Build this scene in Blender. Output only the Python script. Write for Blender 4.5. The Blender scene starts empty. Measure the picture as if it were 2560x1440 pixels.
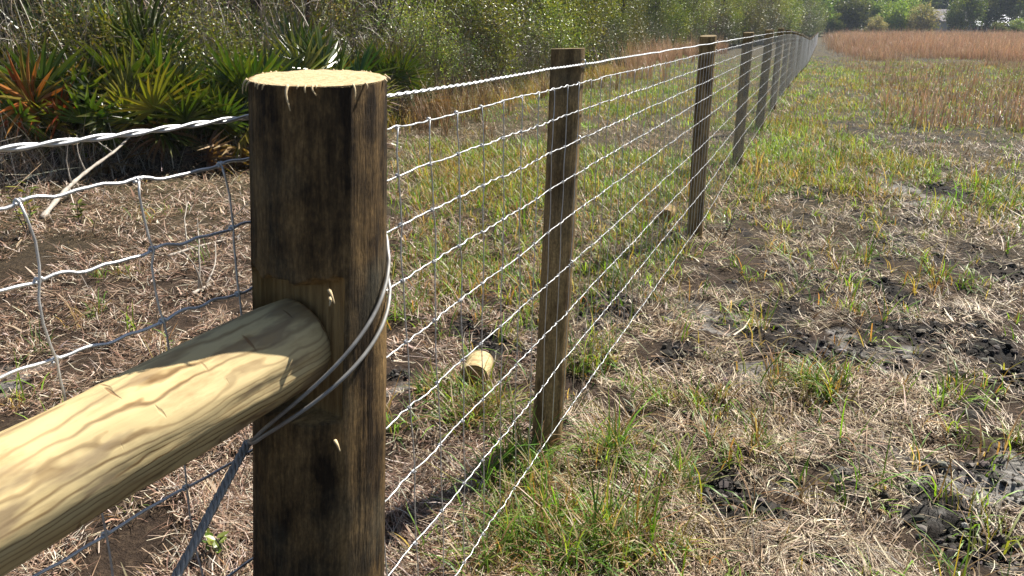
import bpy, math, random
import numpy as np
from mathutils import Vector, Matrix

R = np.random.default_rng(7)
random.seed(7)
SC = bpy.context.scene
COL = SC.collection

# ------------------------------------------------------------------ camera, sky, sun, exposure
F, PITCH, EYE = 1850.0, math.radians(19.6), 1.5
cd = bpy.data.cameras.new("camera"); cam = bpy.data.objects.new("camera", cd); COL.objects.link(cam)
cam.location = (0, 0, EYE); cam.rotation_euler = (math.radians(90) - PITCH, 0, 0)
cd.sensor_width = 36.0; cd.lens = 36.0 * F / 2560.0
cd.clip_start = 0.02; cd.clip_end = 3000
cd.dof.use_dof = True; cd.dof.focus_distance = 2.3; cd.dof.aperture_fstop = 20.0
SC.camera = cam
SUN_AZ, SUN_EL = math.radians(49), math.radians(51)
w = bpy.data.worlds.new("World"); SC.world = w; w.use_nodes = True
nt = w.node_tree; bg = nt.nodes["Background"]
sky = nt.nodes.new("ShaderNodeTexSky"); sky.sky_type = 'NISHITA'; sky.sun_disc = False
sky.sun_elevation = SUN_EL; sky.sun_rotation = SUN_AZ
nt.links.new(sky.outputs[0], bg.inputs[0]); bg.inputs[1].default_value = 0.05
sd = bpy.data.lights.new("sun", 'SUN'); sd.energy = 5.0; sd.angle = math.radians(0.5); sd.color = (1.0, 0.94, 0.84)
sun = bpy.data.objects.new("sun", sd); COL.objects.link(sun)
sv = Vector((math.sin(SUN_AZ)*math.cos(SUN_EL), math.cos(SUN_AZ)*math.cos(SUN_EL), math.sin(SUN_EL)))
sun.rotation_euler = sv.to_track_quat('Z', 'Y').to_euler(); sun.location = (30, 30, 40)
vs = SC.view_settings; vs.view_transform = 'Standard'; vs.look = 'None'; vs.exposure = 1.15; vs.gamma = 1
SC.cycles.max_bounces = 6; SC.cycles.transparent_max_bounces = 8; SC.cycles.volume_bounces = 0
SC.cycles.use_denoising = True

# ------------------------------------------------------------------ noise and terrain
def _h(ix, iy, seed):
    n = (ix.astype(np.int64)*374761393 + iy.astype(np.int64)*668265263 + seed*974634777) & 0x7fffffff
    n = ((n ^ (n >> 13))*1274126177) & 0x7fffffff
    return ((n ^ (n >> 16)) & 0xffff)/65535.0
def vnoise(x, y, seed=0):
    x = np.asarray(x, float); y = np.asarray(y, float)
    ix = np.floor(x); iy = np.floor(y); fx = x-ix; fy = y-iy
    fx = fx*fx*(3-2*fx); fy = fy*fy*(3-2*fy); ix = ix.astype(np.int64); iy = iy.astype(np.int64)
    a = _h(ix, iy, seed); b = _h(ix+1, iy, seed); c = _h(ix, iy+1, seed); d = _h(ix+1, iy+1, seed)
    return (a*(1-fx)+b*fx)*(1-fy)+(c*(1-fx)+d*fx)*fy
def fbm(x, y, seed=0, octaves=4):
    s = 0; a = .5; t = 0
    for k in range(octaves):
        s = s + a*vnoise(x*2**k+17.3*k, y*2**k-9.1*k, seed+k); t += a; a *= .5
    return s/t
def sstep(a, b, x):
    t = np.clip((x-a)/(b-a), 0, 1); return t*t*(3-2*t)
def base_h(x, y):
    return -0.70*sstep(12, 50, np.asarray(y, float)) + 0.0*np.asarray(x, float)
def G(px, py, dz=0.0):
    """ground point under a direction measured in the photograph (2560 x 1440)"""
    X = (px-1280)/F; Y = (720-py)/F
    d = np.array([X, math.cos(PITCH)+Y*math.sin(PITCH), -math.sin(PITCH)+Y*math.cos(PITCH)])
    h = dz
    for _ in range(30):
        t = (h-EYE)/d[2]; p = d*t; h = .5*h+.5*(float(base_h(p[0], p[1]))+dz)
    return p[0], p[1]
def patch(px, py, rx, ry, s=1.0):
    c = G(px, py); e = G(px+rx, py); lo = G(px, py+ry); hi = G(px, py-ry)
    return (c[0], c[1], max(.03, abs(e[0]-c[0])), max(.03, abs(hi[1]-lo[1])/2), s)
def field(patches, x, y, seed, rough=1.5, sc=7.0):
    n = (fbm(x*sc, y*sc, seed, 4)-.47)*2*rough
    out = np.zeros_like(x)
    for cx, cy, ax, ay, s in patches:
        q = np.sqrt(((x-cx)/ax)**2+((y-cy)/ay)**2)
        out = np.maximum(out, s*(1-sstep(.75, 1.15, q*1.05+n*np.clip(1.4-q*.4, .3, 1))))
    return out
DARK = [patch(*a) for a in [(1240,840,115,48),(1520,775,90,45),(1950,790,75,40),(2500,880,110,120),(2390,1310,95,75),(1795,1245,115,65),
    (2010,870,130,45,.8),(2370,480,75,35),(2180,345,60,12,.7),(2300,325,40,8,.6),(2240,740,60,45),(1350,1085,75,45),(2340,850,90,40,.7),(2530,1400,70,60,.8),
    (2420,1170,90,25,.7),(1700,905,70,25,.6),(1000,935,40,30),(2450,640,60,30,.7),(1330,1020,50,40,.6),(2540,690,60,60,.6),(2250,930,60,30,.6),
    (330,330,330,60,.8),(520,410,60,20,.7)]]  # last two entries: shade below the palmettos painted into the ground colour
GREY = [patch(*a) for a in [(2420,1215,230,85),(1790,790,110,45,.8),(2240,465,75,40),(2120,860,140,50,.8),(50,930,60,50,.7),(1880,930,110,35,.6),(1960,1190,60,30,.6),
    (2250,1150,150,50,.5),(1400,1130,50,25,.6),(1010,960,40,30,.6)]]
GREEN = [patch(*a) for a in [(1450,1230,230,150,1.),(1110,1010,150,80,1.),(1560,560,170,110,.8),(1150,640,170,110,.8),(1230,500,220,70,.8),(2000,985,105,60,1.),
    (1740,1010,90,50,.7),(2450,460,90,60,1.),(2540,500,60,60,1.),(1620,1190,110,80,.8),(2140,670,100,60,.8),(1480,900,110,55,.9),(1640,1000,70,40,.7),
    (1940,440,180,90,.9),(2520,1110,45,25,.9),(1400,1400,300,70,.75),(1990,1400,50,45,.7),(90,1000,80,50,.7),(240,790,40,22,.6),(270,690,60,22,.7),
    (900,1420,60,40,.6),(1650,620,120,50,.9),(1870,690,40,25,.6),(2130,780,60,35,.6),(2390,1000,60,40,.5),(2470,1330,50,40,.5),(390,545,50,30,.5),(1480,730,80,40,.6),(2150,560,80,40,.7),
    (980,360,60,60,.5),(1700,400,140,120,.8),(1830,520,50,50,.7),(2350,690,80,35,.5),(1850,1130,60,40,.5),(1010,760,70,45,.5),(1300,1320,120,60,.6),(2110,980,60,40,.5)]]

def tracks(x, y):
    """ridged tyre print in the bare grey soil: depth 0..1"""
    c = G(2420, 1215); a = math.radians(-32)
    u = (x-c[0])*math.cos(a)+(y-c[1])*math.sin(a); v = -(x-c[0])*math.sin(a)+(y-c[1])*math.cos(a)
    m = (1-sstep(.35, .62, np.abs(u)))*(1-sstep(.1, .24, np.abs(v+.02)))
    return m*(.5+.5*np.sin(v*62+1.6*fbm(x*6, y*6, 5)*3))
def clods(x, y):
    return np.abs(fbm(x*11, y*11, 31, 4)-.5)*2
def ground_h(x, y):
    x = np.asarray(x, float); y = np.asarray(y, float)
    r = np.hypot(x, y); near = 1-sstep(9, 16, r)
    d = field(DARK, x, y, 3); g = field(GREY, x, y, 4)
    return base_h(x, y) + near*((fbm(x*1.3, y*1.3, 11)-.5)*.05 + (vnoise(x*4.3, y*4.3, 19)-.5)*.035*(1-g) + (fbm(x*9, y*9, 12, 3)-.5)*.022*(1-g*.7)
        + d*(clods(x*1.7, y*1.7)*.045-.005 + (fbm(x*40, y*40, 14, 2)-.5)*.03) - g*.012 + tracks(x, y)*.03*1.0) + (1-near)*(fbm(x*.35, y*.35, 13)-.5)*.12*(1-sstep(60, 120, r))

# ------------------------------------------------------------------ materials
def mat(name):
    m = bpy.data.materials.new(name); m.use_nodes = True
    return m, m.node_tree, m.node_tree.nodes["Principled BSDF"]
def N(nt, typ, **kw):
    n = nt.nodes.new(typ)
    for k, v in kw.items():
        if k in ('inp',):
            for a, b in v.items(): n.inputs[a].default_value = b
        else: setattr(n, k, v)
    return n
def ramp(nt, stops, fac=None):
    n = nt.nodes.new("ShaderNodeValToRGB"); e = n.color_ramp.elements
    while len(e) < len(stops): e.new(.5)
    for i, (p, c) in enumerate(stops): e[i].position = p; e[i].color = (*c, 1)
    if fac is not None: nt.links.new(fac, n.inputs[0])
    return n
def noise(nt, vec, scale, detail=4, rough=.55, dist=0.0):
    n = nt.nodes.new("ShaderNodeTexNoise"); n.inputs['Scale'].default_value = scale; n.inputs['Detail'].default_value = detail
    n.inputs['Roughness'].default_value = rough; n.inputs['Distortion'].default_value = dist
    if vec is not None: nt.links.new(vec, n.inputs['Vector'])
    return n
def mapping(nt, vec, scale=(1,1,1), loc=(0,0,0), rot=(0,0,0)):
    n = nt.nodes.new("ShaderNodeMapping"); n.inputs['Scale'].default_value = scale; n.inputs['Location'].default_value = loc; n.inputs['Rotation'].default_value = rot
    nt.links.new(vec, n.inputs[0]); return n
def mix(nt, fac, a, b, mode='MIX'):
    n = nt.nodes.new("ShaderNodeMix"); n.data_type = 'RGBA'; n.blend_type = mode
    for s, v in ((n.inputs[0], fac), (n.inputs[6], a), (n.inputs[7], b)):
        if hasattr(v, 'links'): nt.links.new(v, s)
        elif isinstance(v, (int, float)): s.default_value = v
        else: s.default_value = (*v, 1)
    return n.outputs[2]
def math_(nt, op, a, b=0.0):
    n = nt.nodes.new("ShaderNodeMath"); n.operation = op
    for s, v in ((n.inputs[0], a), (n.inputs[1], b)):
        if hasattr(v, 'links'): nt.links.new(v, s)
        else: s.default_value = v
    return n.outputs[0]
def bump(nt, height, strength, dist, bsdf):
    b = nt.nodes.new("ShaderNodeBump"); b.inputs['Strength'].default_value = strength; b.inputs['Distance'].default_value = dist
    nt.links.new(height, b.inputs['Height']); nt.links.new(b.outputs[0], bsdf.inputs['Normal']); return b

def blade_mat(name, transl=.4, rough=.45, spec=.5, tcol=(1.25, 1.2, .55), objrand=0.0):
    """leaf or straw: colour from the blade's own 'col', partly letting light through"""
    m, nt, b = mat(name)
    at = N(nt, "ShaderNodeAttribute", attribute_name="col")
    c = at.outputs[0]
    if objrand:
        oi = N(nt, "ShaderNodeObjectInfo")
        hs = N(nt, "ShaderNodeHueSaturation")
        nt.links.new(math_(nt, 'MULTIPLY_ADD', oi.outputs['Random'], .06), hs.inputs['Hue'])
        hs.inputs['Hue'].default_value = .5
        mm = nt.nodes.new("ShaderNodeMapRange"); nt.links.new(oi.outputs['Random'], mm.inputs[0]); mm.inputs[3].default_value = .5-.035*objrand; mm.inputs[4].default_value = .5+.02*objrand
        nt.links.new(mm.outputs[0], hs.inputs['Hue'])
        m2 = nt.nodes.new("ShaderNodeMapRange"); nt.links.new(oi.outputs['Random'], m2.inputs[0]); m2.inputs[3].default_value = 1-.55*objrand; m2.inputs[4].default_value = 1+.35*objrand
        nt.links.new(m2.outputs[0], hs.inputs['Value'])
        nt.links.new(c, hs.inputs['Color']); c = hs.outputs[0]
    nt.links.new(c, b.inputs['Base Color'])
    b.inputs['Roughness'].default_value = rough; b.inputs['Specular IOR Level'].default_value = spec
    if transl:
        t = N(nt, "ShaderNodeBsdfTranslucent"); nt.links.new(mix(nt, 1.0, c, tcol, 'MULTIPLY'), t.inputs[0])
        ms = N(nt, "ShaderNodeMixShader"); ms.inputs[0].default_value = transl
        nt.links.new(b.outputs[0], ms.inputs[1]); nt.links.new(t.outputs[0], ms.inputs[2])
        nt.links.new(ms.outputs[0], nt.nodes["Material Output"].inputs[0])
    return m

M = {}
M['grass'] = blade_mat("grass_blades", .42, .45, .38, (1.5, 1.35, .5))
M['straw'] = blade_mat("dry_straw", .15, .5, .3, (1.1, 1.0, .8))
M['leaf'] = blade_mat("shrub_leaves", .24, .36, .5, (1.5, 1.4, .4), 1.0)
M['farleaf'] = blade_mat("tree_leaves", .30, .45, .4, (1.4, 1.4, .5), 1.0)
M['frond'] = blade_mat("palmetto_leaflets", .25, .3, .5, (1.4, 1.3, .35), .8)
M['soil'] = blade_mat("soil_crumbs", 0, .9, .25)
M['twig'] = blade_mat("bare_twigs", 0, .7, .3)

def ground_mat():
    m, nt, b = mat("trampled_ground")
    g = N(nt, "ShaderNodeNewGeometry"); P = g.outputs['Position']
    at = N(nt, "ShaderNodeAttribute", attribute_name="soil"); sep = N(nt, "ShaderNodeSeparateColor"); nt.links.new(at.outputs[0], sep.inputs[0])
    n1 = noise(nt, P, 3.0, 6); n2 = noise(nt, P, 28, 6, .65); n3 = noise(nt, P, 140, 3, .7)
    straw = ramp(nt, [(.3, (.010, .007, .005)), (.5, (.030, .020, .013)), (.68, (.085, .06, .038))], n2.outputs[0]).outputs[0]
    straw = mix(nt, math_(nt, 'MULTIPLY', n1.outputs[0], .6), straw, (.07, .045, .03))
    dark = ramp(nt, [(.35, (.008, .007, .006)), (.55, (.022, .019, .017)), (.75, (.06, .053, .047))], n2.outputs[0]).outputs[0]
    grey = ramp(nt, [(.3, (.10, .094, .088)), (.5, (.24, .23, .215)), (.75, (.38, .36, .34))], n2.outputs[0]).outputs[0]
    meadow = ramp(nt, [(.3, (.02, .017, .008)), (.5, (.055, .045, .022)), (.7, (.12, .09, .045))], n2.outputs[0]).outputs[0]
    c = mix(nt, sep.outputs[2], straw, meadow)
    c = mix(nt, sep.outputs[1], c, grey); c = mix(nt, sep.outputs[0], c, dark)
    nt.links.new(c, b.inputs['Base Color']); b.inputs['Roughness'].default_value = .9; b.inputs['Specular IOR Level'].default_value = .2
    hh = math_(nt, 'ADD', n2.outputs[0], math_(nt, 'MULTIPLY', n3.outputs[0], .4))
    bump(nt, hh, 1.0, .03, b)
    return m
M['ground'] = ground_mat()

def post_mat(name, tan=(.36, .27, .14), dark=(.055, .035, .016), amount=.5, seed=0.0):
    m, nt, b = mat(name)
    tc = N(nt, "ShaderNodeTexCoord"); O = tc.outputs['Object']
    oi = N(nt, "ShaderNodeObjectInfo")
    ad = N(nt, "ShaderNodeVectorMath", operation='ADD'); nt.links.new(O, ad.inputs[0])
    cx = N(nt, "ShaderNodeCombineXYZ"); nt.links.new(math_(nt, 'MULTIPLY', oi.outputs['Random'], 37.0), cx.inputs[0]); nt.links.new(math_(nt, 'MULTIPLY', oi.outputs['Random'], 11.0), cx.inputs[2])
    nt.links.new(cx.outputs[0], ad.inputs[1]); V = ad.outputs[0]
    s1 = noise(nt, mapping(nt, V, (150, 150, 9)).outputs[0], 1, 6, .7)
    s2 = noise(nt, mapping(nt, V, (20, 20, 3.2)).outputs[0], 1, 6, .68)
    s3 = noise(nt, mapping(nt, V, (300, 300, 22)).outputs[0], 1, 4, .65)
    s4 = noise(nt, V, 9, 5, .65)
    base = ramp(nt, [(.3, tuple(v*.55 for v in tan)), (.5, tan), (.7, tuple(min(1, v*1.35) for v in tan))], s1.outputs[0]).outputs[0]
    st = math_(nt, 'ADD', math_(nt, 'MULTIPLY', s2.outputs[0], .6), math_(nt, 'MULTIPLY', s4.outputs[0], .4))
    k = N(nt, "ShaderNodeMapRange"); nt.links.new(st, k.inputs[0]); k.inputs[1].default_value = .62-.36*amount; k.inputs[2].default_value = .68-.2*amount
    c = mix(nt, k.outputs[0], base, dark)
    gm = N(nt, "ShaderNodeMapRange"); gn = noise(nt, V, 5, 4); nt.links.new(gn.outputs[0], gm.inputs[0]); gm.inputs[1].default_value = .5; gm.inputs[2].default_value = .7; gm.inputs[4].default_value = .5
    c = mix(nt, gm.outputs[0], c, (.10, .10, .075))
    c = mix(nt, ramp(nt, [(.5, (0, 0, 0)), (.78, (.5, .5, .5))], s3.outputs[0]).outputs[0], c, dark)
    sp = noise(nt, mapping(nt, V, (1, 1, .45)).outputs[0], 230, 5, .75)
    c = mix(nt, .55, c, mix(nt, 1.0, c, ramp(nt, [(.32, (.25, .23, .22)), (.5, (.9, .88, .85)), (.68, (2.0, 1.95, 1.8))], sp.outputs[0]).outputs[0], 'MULTIPLY'))
    kv = N(nt, "ShaderNodeTexVoronoi", inp={'Scale': 5.5}); nt.links.new(mapping(nt, V, (1.3, 1.3, .62)).outputs[0], kv.inputs['Vector'])
    c = mix(nt, ramp(nt, [(0, (1, 1, 1)), (.06, (.8, .8, .8)), (.11, (0, 0, 0))], kv.outputs['Distance']).outputs[0], c, tuple(v*.35 for v in tan))
    at = N(nt, "ShaderNodeAttribute", attribute_name="fresh")
    fr = ramp(nt, [(.3, (.17, .10, .038)), (.6, (.38, .25, .105))], s1.outputs[0]).outputs[0]
    c = mix(nt, at.outputs['Fac'], c, fr)
    nt.links.new(c, b.inputs['Base Color']); b.inputs['Roughness'].default_value = .75; b.inputs['Specular IOR Level'].default_value = .25
    bump(nt, math_(nt, 'ADD', s1.outputs[0], math_(nt, 'MULTIPLY', s3.outputs[0], .7)), .9, .006, b)
    return m
M['thick_post'] = post_mat("weathered_post", (.22, .14, .06), (.024, .0145, .0065), .61)
M['post'] = post_mat("treated_post", (.32, .225, .105), (.105, .066, .027), .44)

def endgrain_mat(name="sawn_end_grain", k=1.0):
    m, nt, b = mat(name)
    tc = N(nt, "ShaderNodeTexCoord"); O = tc.outputs['Object']
    mp = mapping(nt, O, (1, 1, .02), (.012, .02, 0))
    wv = N(nt, "ShaderNodeTexWave", wave_type='RINGS', rings_direction='Z', inp={'Scale': 24, 'Distortion': 2.0, 'Detail': 3, 'Detail Scale': 2.0}); nt.links.new(mp.outputs[0], wv.inputs[0])
    n = noise(nt, O, 180, 4, .7); n2 = noise(nt, O, 25, 4)
    c = ramp(nt, [(0, (.44, .32, .17)), (.5, (.60, .47, .28)), (1, (.64, .52, .33))], wv.outputs[1]).outputs[0]
    c = mix(nt, .55, c, ramp(nt, [(.35, (.44, .33, .18)), (.6, (.68, .57, .38))], n.outputs[0]).outputs[0])
    c = mix(nt, math_(nt, 'MULTIPLY', n2.outputs[0], .45), c, (.30, .22, .12)); c = mix(nt, 1.0, c, (k*.92, k*.90, k*.86), 'MULTIPLY')
    nt.links.new(c, b.inputs['Base Color']); b.inputs['Roughness'].default_value = .9; b.inputs['Specular IOR Level'].default_value = .1
    bump(nt, n.outputs[0], .8, .0025, b)
    return m
M['endgrain'] = endgrain_mat(); M['oldgrain'] = endgrain_mat("weathered_end_grain", .42)

def rail_mat():
    """peeled yellow pine: contour-line grain, grey stains, checks"""
    m, nt, b = mat("peeled_pine_rail")
    tc = N(nt, "ShaderNodeTexCoord"); O = tc.outputs['Object']          # X runs along the rail
    wob = noise(nt, mapping(nt, O, (2.0, 10, 10)).outputs[0], 1, 3, .5, .25)
    wob2 = noise(nt, mapping(nt, O, (22, 30, 30)).outputs[0], 1, 2, .5)
    sx = N(nt, "ShaderNodeSeparateXYZ"); nt.links.new(O, sx.inputs[0])
    v = math_(nt, 'ADD', math_(nt, 'MULTIPLY', wob.outputs[0], 10.0), math_(nt, 'MULTIPLY', wob2.outputs[0], 1.1))
    v = math_(nt, 'ADD', v, math_(nt, 'MULTIPLY', sx.outputs[2], 95.0))
    fr = math_(nt, 'FRACT', v)
    grain = ramp(nt, [(0, (.48, .37, .18)), (.62, (.54, .42, .21)), (.80, (.15, .085, .03)), (.90, (.17, .10, .036)), (1, (.43, .31, .14))], fr).outputs[0]
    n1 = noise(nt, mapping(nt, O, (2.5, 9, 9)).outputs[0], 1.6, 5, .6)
    pale = ramp(nt, [(.42, (0, 0, 0)), (.58, (1, 1, 1))], math_(nt, 'ADD', n1.outputs[0], math_(nt, 'MULTIPLY', sx.outputs[2], 1.2))).outputs[0]  # random pale patches, plus sunlit paleness painted into the rail's upper side
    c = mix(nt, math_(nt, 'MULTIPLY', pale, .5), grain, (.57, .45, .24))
    n2 = noise(nt, mapping(nt, O, (5, 16, 16), (3, 1, 2)).outputs[0], 1.5, 4, .55)
    st = ramp(nt, [(.54, (0, 0, 0)), (.62, (1, 1, 1))], n2.outputs[0]).outputs[0]
    c = mix(nt, math_(nt, 'MULTIPLY', st, .8), c, (.23, .165, .095))
    n5 = noise(nt, mapping(nt, O, (7, 22, 22), (1, 6, 3)).outputs[0], 1.5, 5, .65)
    c = mix(nt, ramp(nt, [(.52, (0, 0, 0)), (.66, (.7, .7, .7))], n5.outputs[0]).outputs[0], c, (.34, .235, .11))
    n4 = noise(nt, mapping(nt, O, (3, 9, 9), (7, 4, 1)).outputs[0], 1.2, 4, .6)
    gr = ramp(nt, [(.5, (0, 0, 0)), (.75, (1, 1, 1))], n4.outputs[0]).outputs[0]
    c = mix(nt, math_(nt, 'MULTIPLY', gr, .45), c, (.33, .31, .2))
    # knife nicks across the grain and a long seasoning check
    nk = noise(nt, mapping(nt, O, (75, 10, 10), rot=(0, .12, .1)).outputs[0], 1, 2, .4); ck = ramp(nt, [(.70, (0, 0, 0)), (.735, (1, 1, 1))], nk.outputs[0]).outputs[0]
    seam = math_(nt, 'ABSOLUTE', math_(nt, 'SUBTRACT', math_(nt, 'ADD', sx.outputs[1], math_(nt, 'MULTIPLY', sx.outputs[0], .045)), math_(nt, 'MULTIPLY_ADD', noise(nt, mapping(nt, O, (9, 0, 0)).outputs[0], 1, 3).outputs[0], .012)))
    sl = ramp(nt, [(.0, (1, 1, 1)), (.0011, (0, 0, 0))], seam).outputs[0]; up_ = math_(nt, 'MULTIPLY', math_(nt, 'GREATER_THAN', sx.outputs[2], 0.0), math_(nt, 'GREATER_THAN', sx.outputs[0], .34))
    ck = math_(nt, 'MAXIMUM', ck, math_(nt, 'MULTIPLY', sl, up_))
    c = mix(nt, math_(nt, 'MULTIPLY', ck, .65), c, (.16, .075, .03))
    kn = N(nt, "ShaderNodeTexVoronoi", inp={'Scale': 5.0}); nt.links.new(mapping(nt, O, (1, 1.6, 1.6), (.31, .2, .1)).outputs[0], kn.inputs['Vector'])
    kk = ramp(nt, [(0, (1, 1, 1)), (.05, (.6, .6, .6)), (.085, (0, 0, 0))], kn.outputs['Distance']).outputs[0]
    c = mix(nt, kk, c, (.10, .05, .025))
    nt.links.new(c, b.inputs['Base Color']); b.inputs['Roughness'].default_value = .72; b.inputs['Specular IOR Level'].default_value = .25
    n3 = noise(nt, mapping(nt, O, (20, 160, 160)).outputs[0], 1, 4)
    bump(nt, math_(nt, 'SUBTRACT', math_(nt, 'ADD', math_(nt, 'MULTIPLY', n3.outputs[0], .3), math_(nt, 'MULTIPLY', n1.outputs[0], .5)), math_(nt, 'MULTIPLY', ck, .7)), .5, .004, b)
    return m
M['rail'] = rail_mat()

def metal_mat(name, col, rough, metal=.9):
    m, nt, b = mat(name)
    g = N(nt, "ShaderNodeNewGeometry"); n = noise(nt, g.outputs['Position'], 60, 4)
    c = ramp(nt, [(.3, tuple(v*.7 for v in col)), (.7, col)], n.outputs[0]).outputs[0]
    nt.links.new(c, b.inputs['Base Color']); b.inputs['Metallic'].default_value = metal
    nt.links.new(ramp(nt, [(.3, (rough*.8,)*3), (.7, (min(1, rough*1.25),)*3)], n.outputs[0]).outputs[0], b.inputs['Roughness'])
    return m
M['wire'] = metal_mat("galvanised_wire", (.62, .63, .64), .42, .75)
M['stay'] = metal_mat("galvanised_stay", (.72, .72, .72), .5, .7)
M['cable'] = metal_mat("brace_cable", (.36, .35, .33), .45, .35)
def plain(name, col, rough=.8, sc=20, var=.3, bumpd=0):
    m, nt, b = mat(name); tc = N(nt, "ShaderNodeTexCoord"); n = noise(nt, tc.outputs['Object'], sc, 5)
    nt.links.new(ramp(nt, [(.3, tuple(v*(1-var) for v in col)), (.7, tuple(min(1, v*(1+var)) for v in col))], n.outputs[0]).outputs[0], b.inputs['Base Color'])
    b.inputs['Roughness'].default_value = rough
    if bumpd: bump(nt, n.outputs[0], .8, bumpd, b)
    return m
def bark(name, col):
    m, nt, b = mat(name); g = N(nt, "ShaderNodeTexCoord")
    n = noise(nt, mapping(nt, g.outputs['Object'], (18, 18, 4)).outputs[0], 1, 6, .65)
    nt.links.new(ramp(nt, [(.35, tuple(v*.35 for v in col)), (.5, col), (.7, tuple(v*1.7 for v in col))], n.outputs[0]).outputs[0], b.inputs['Base Color'])
    b.inputs['Roughness'].default_value = .9; bump(nt, n.outputs[0], 1, .03, b); return m
M['bark'] = bark("dark_bark", (.06, .045, .035)); M['stem'] = bark("grey_stem", (.14, .12, .095))
M['splinter'] = plain("wood_splinter", (.58, .45, .26), .8, 60)
M['deadwood'] = plain("bleached_branch", (.36, .32, .27), .75, 30, .35, .004)
M['housewall'] = plain("house_wall", (.42, .44, .45), .8, .5, .08); M['houseroof'] = plain("shingle_roof", (.20, .18, .19), .9, 3, .2)
M['housetrim'] = plain("house_trim", (.6, .6, .58), .7, 2, .1); M['window'] = plain("dark_window", (.03, .035, .04), .15, 1, .1)
M['tin'] = metal_mat("tin_roof", (.8, .82, .85), .3, .6); M['barnwood'] = plain("barn_wood", (.11, .085, .07), .9, 2, .3)

# ------------------------------------------------------------------ mesh helpers
class MB:
    def __init__(s): s.v = []; s.f = []; s.c = []; s.n = 0
    def add(s, verts, faces, col=None):
        verts = np.asarray(verts, float).reshape(-1, 3)
        s.v.append(verts)
        for f in ([faces] if isinstance(faces, np.ndarray) else faces):
            f = np.asarray(f, dtype=np.int64)
            if f.ndim == 1: f = f[None]
            s.f.append(f+s.n)
        if col is None: col = (1, 1, 1)
        col = np.asarray(col, float)
        if col.ndim == 1: col = np.tile(col, (len(verts), 1))
        s.c.append(col); s.n += len(verts); return s
    def mesh(s, name, smooth=True, attr='col'):
        me = bpy.data.meshes.new(name)
        v = np.concatenate(s.v); me.vertices.add(len(v)); me.vertices.foreach_set("co", v.astype(np.float32).ravel())
        starts = []; idx = []; off = 0
        for f in s.f:
            k = f.shape[1]; idx.append(f.ravel()); starts.append(off+np.arange(len(f))*k); off += f.size
        idx = np.concatenate(idx).astype(np.int32); starts = np.concatenate(starts).astype(np.int32)
        me.loops.add(len(idx)); me.loops.foreach_set("vertex_index", idx)
        me.polygons.add(len(starts)); me.polygons.foreach_set("loop_start", starts)
        me.polygons.foreach_set("use_smooth", np.full(len(starts), smooth))
        a = me.attributes.new(attr, 'FLOAT_COLOR', 'POINT'); c = np.concatenate(s.c)
        a.data.foreach_set("color", np.concatenate([c, np.ones((len(c), 1))], 1).astype(np.float32).ravel())
        me.update(calc_edges=True); me.validate()
        return me
    def build(s, name, m, parent=None, smooth=True, attr='col', loc=None):
        me = s.mesh(name, smooth, attr); me.materials.append(m)
        return link(name, me, parent, loc)
def link(name, data, parent=None, loc=None):
    o = bpy.data.objects.new(name, data); COL.objects.link(o)
    if parent is not None: o.parent = parent
    if loc is not None: o.location = loc
    return o
def tag(o, label=None, cat=None, group=None, kind=None):
    for k, v in (('label', label), ('category', cat), ('group', group), ('kind', kind)):
        if v: o[k] = v
    return o
def empty(name, loc=(0, 0, 0), label=None, cat=None, group=None):
    o = bpy.data.objects.new(name, None); COL.objects.link(o); o.location = loc; o.empty_display_size = .1
    return tag(o, label, cat, group)
def copy_tree(o, parent=None):
    kids = [c for c in COL.objects if c.parent == o] if parent is None else list(o.children)
    c = o.copy(); COL.objects.link(c)
    if parent is not None: c.parent = parent
    for k in kids: copy_tree(k, c)
    return c

def tube(path, rad, sides=6, ref=(0, 0, 1), caps=True):
    p = np.asarray(path, float); n = len(p); rad = np.broadcast_to(np.asarray(rad, float), (n,))
    t = np.gradient(p, axis=0); t /= np.linalg.norm(t, axis=1)[:, None]+1e-12
    s = np.cross(t, np.asarray(ref, float)); s /= np.linalg.norm(s, axis=1)[:, None]+1e-12
    u = np.cross(s, t)
    a = np.arange(sides)*2*math.pi/sides
    v = p[:, None]+rad[:, None, None]*(np.cos(a)[None, :, None]*s[:, None]+np.sin(a)[None, :, None]*u[:, None])
    i = np.arange(n-1)[:, None]*sides; j = np.arange(sides)[None]; k = (j+1) % sides
    f = np.stack([i+j, i+k, i+sides+k, i+sides+j], -1).reshape(-1, 4)
    fs = [f]
    if caps: fs += [np.arange(sides)[::-1], (n-1)*sides+np.arange(sides)]
    return v.reshape(-1, 3), fs
def helix(path, r, turns_per_m, phase, ref=(0, 0, 1)):
    p = np.asarray(path, float); t = np.gradient(p, axis=0); t /= np.linalg.norm(t, axis=1)[:, None]
    s = np.cross(t, np.asarray(ref, float)); s /= np.linalg.norm(s, axis=1)[:, None]; u = np.cross(s, t)
    L = np.concatenate([[0], np.cumsum(np.linalg.norm(np.diff(p, axis=0), axis=1))]); a = L*turns_per_m*2*math.pi+phase
    return p+r*(np.cos(a)[:, None]*s+np.sin(a)[:, None]*u)
def resample(pts, step):
    p = np.asarray(pts, float); L = np.concatenate([[0], np.cumsum(np.linalg.norm(np.diff(p, axis=0), axis=1))])
    t = np.linspace(0, L[-1], max(2, int(L[-1]/step)+1)); return np.stack([np.interp(t, L, p[:, k]) for k in range(3)], 1)
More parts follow.
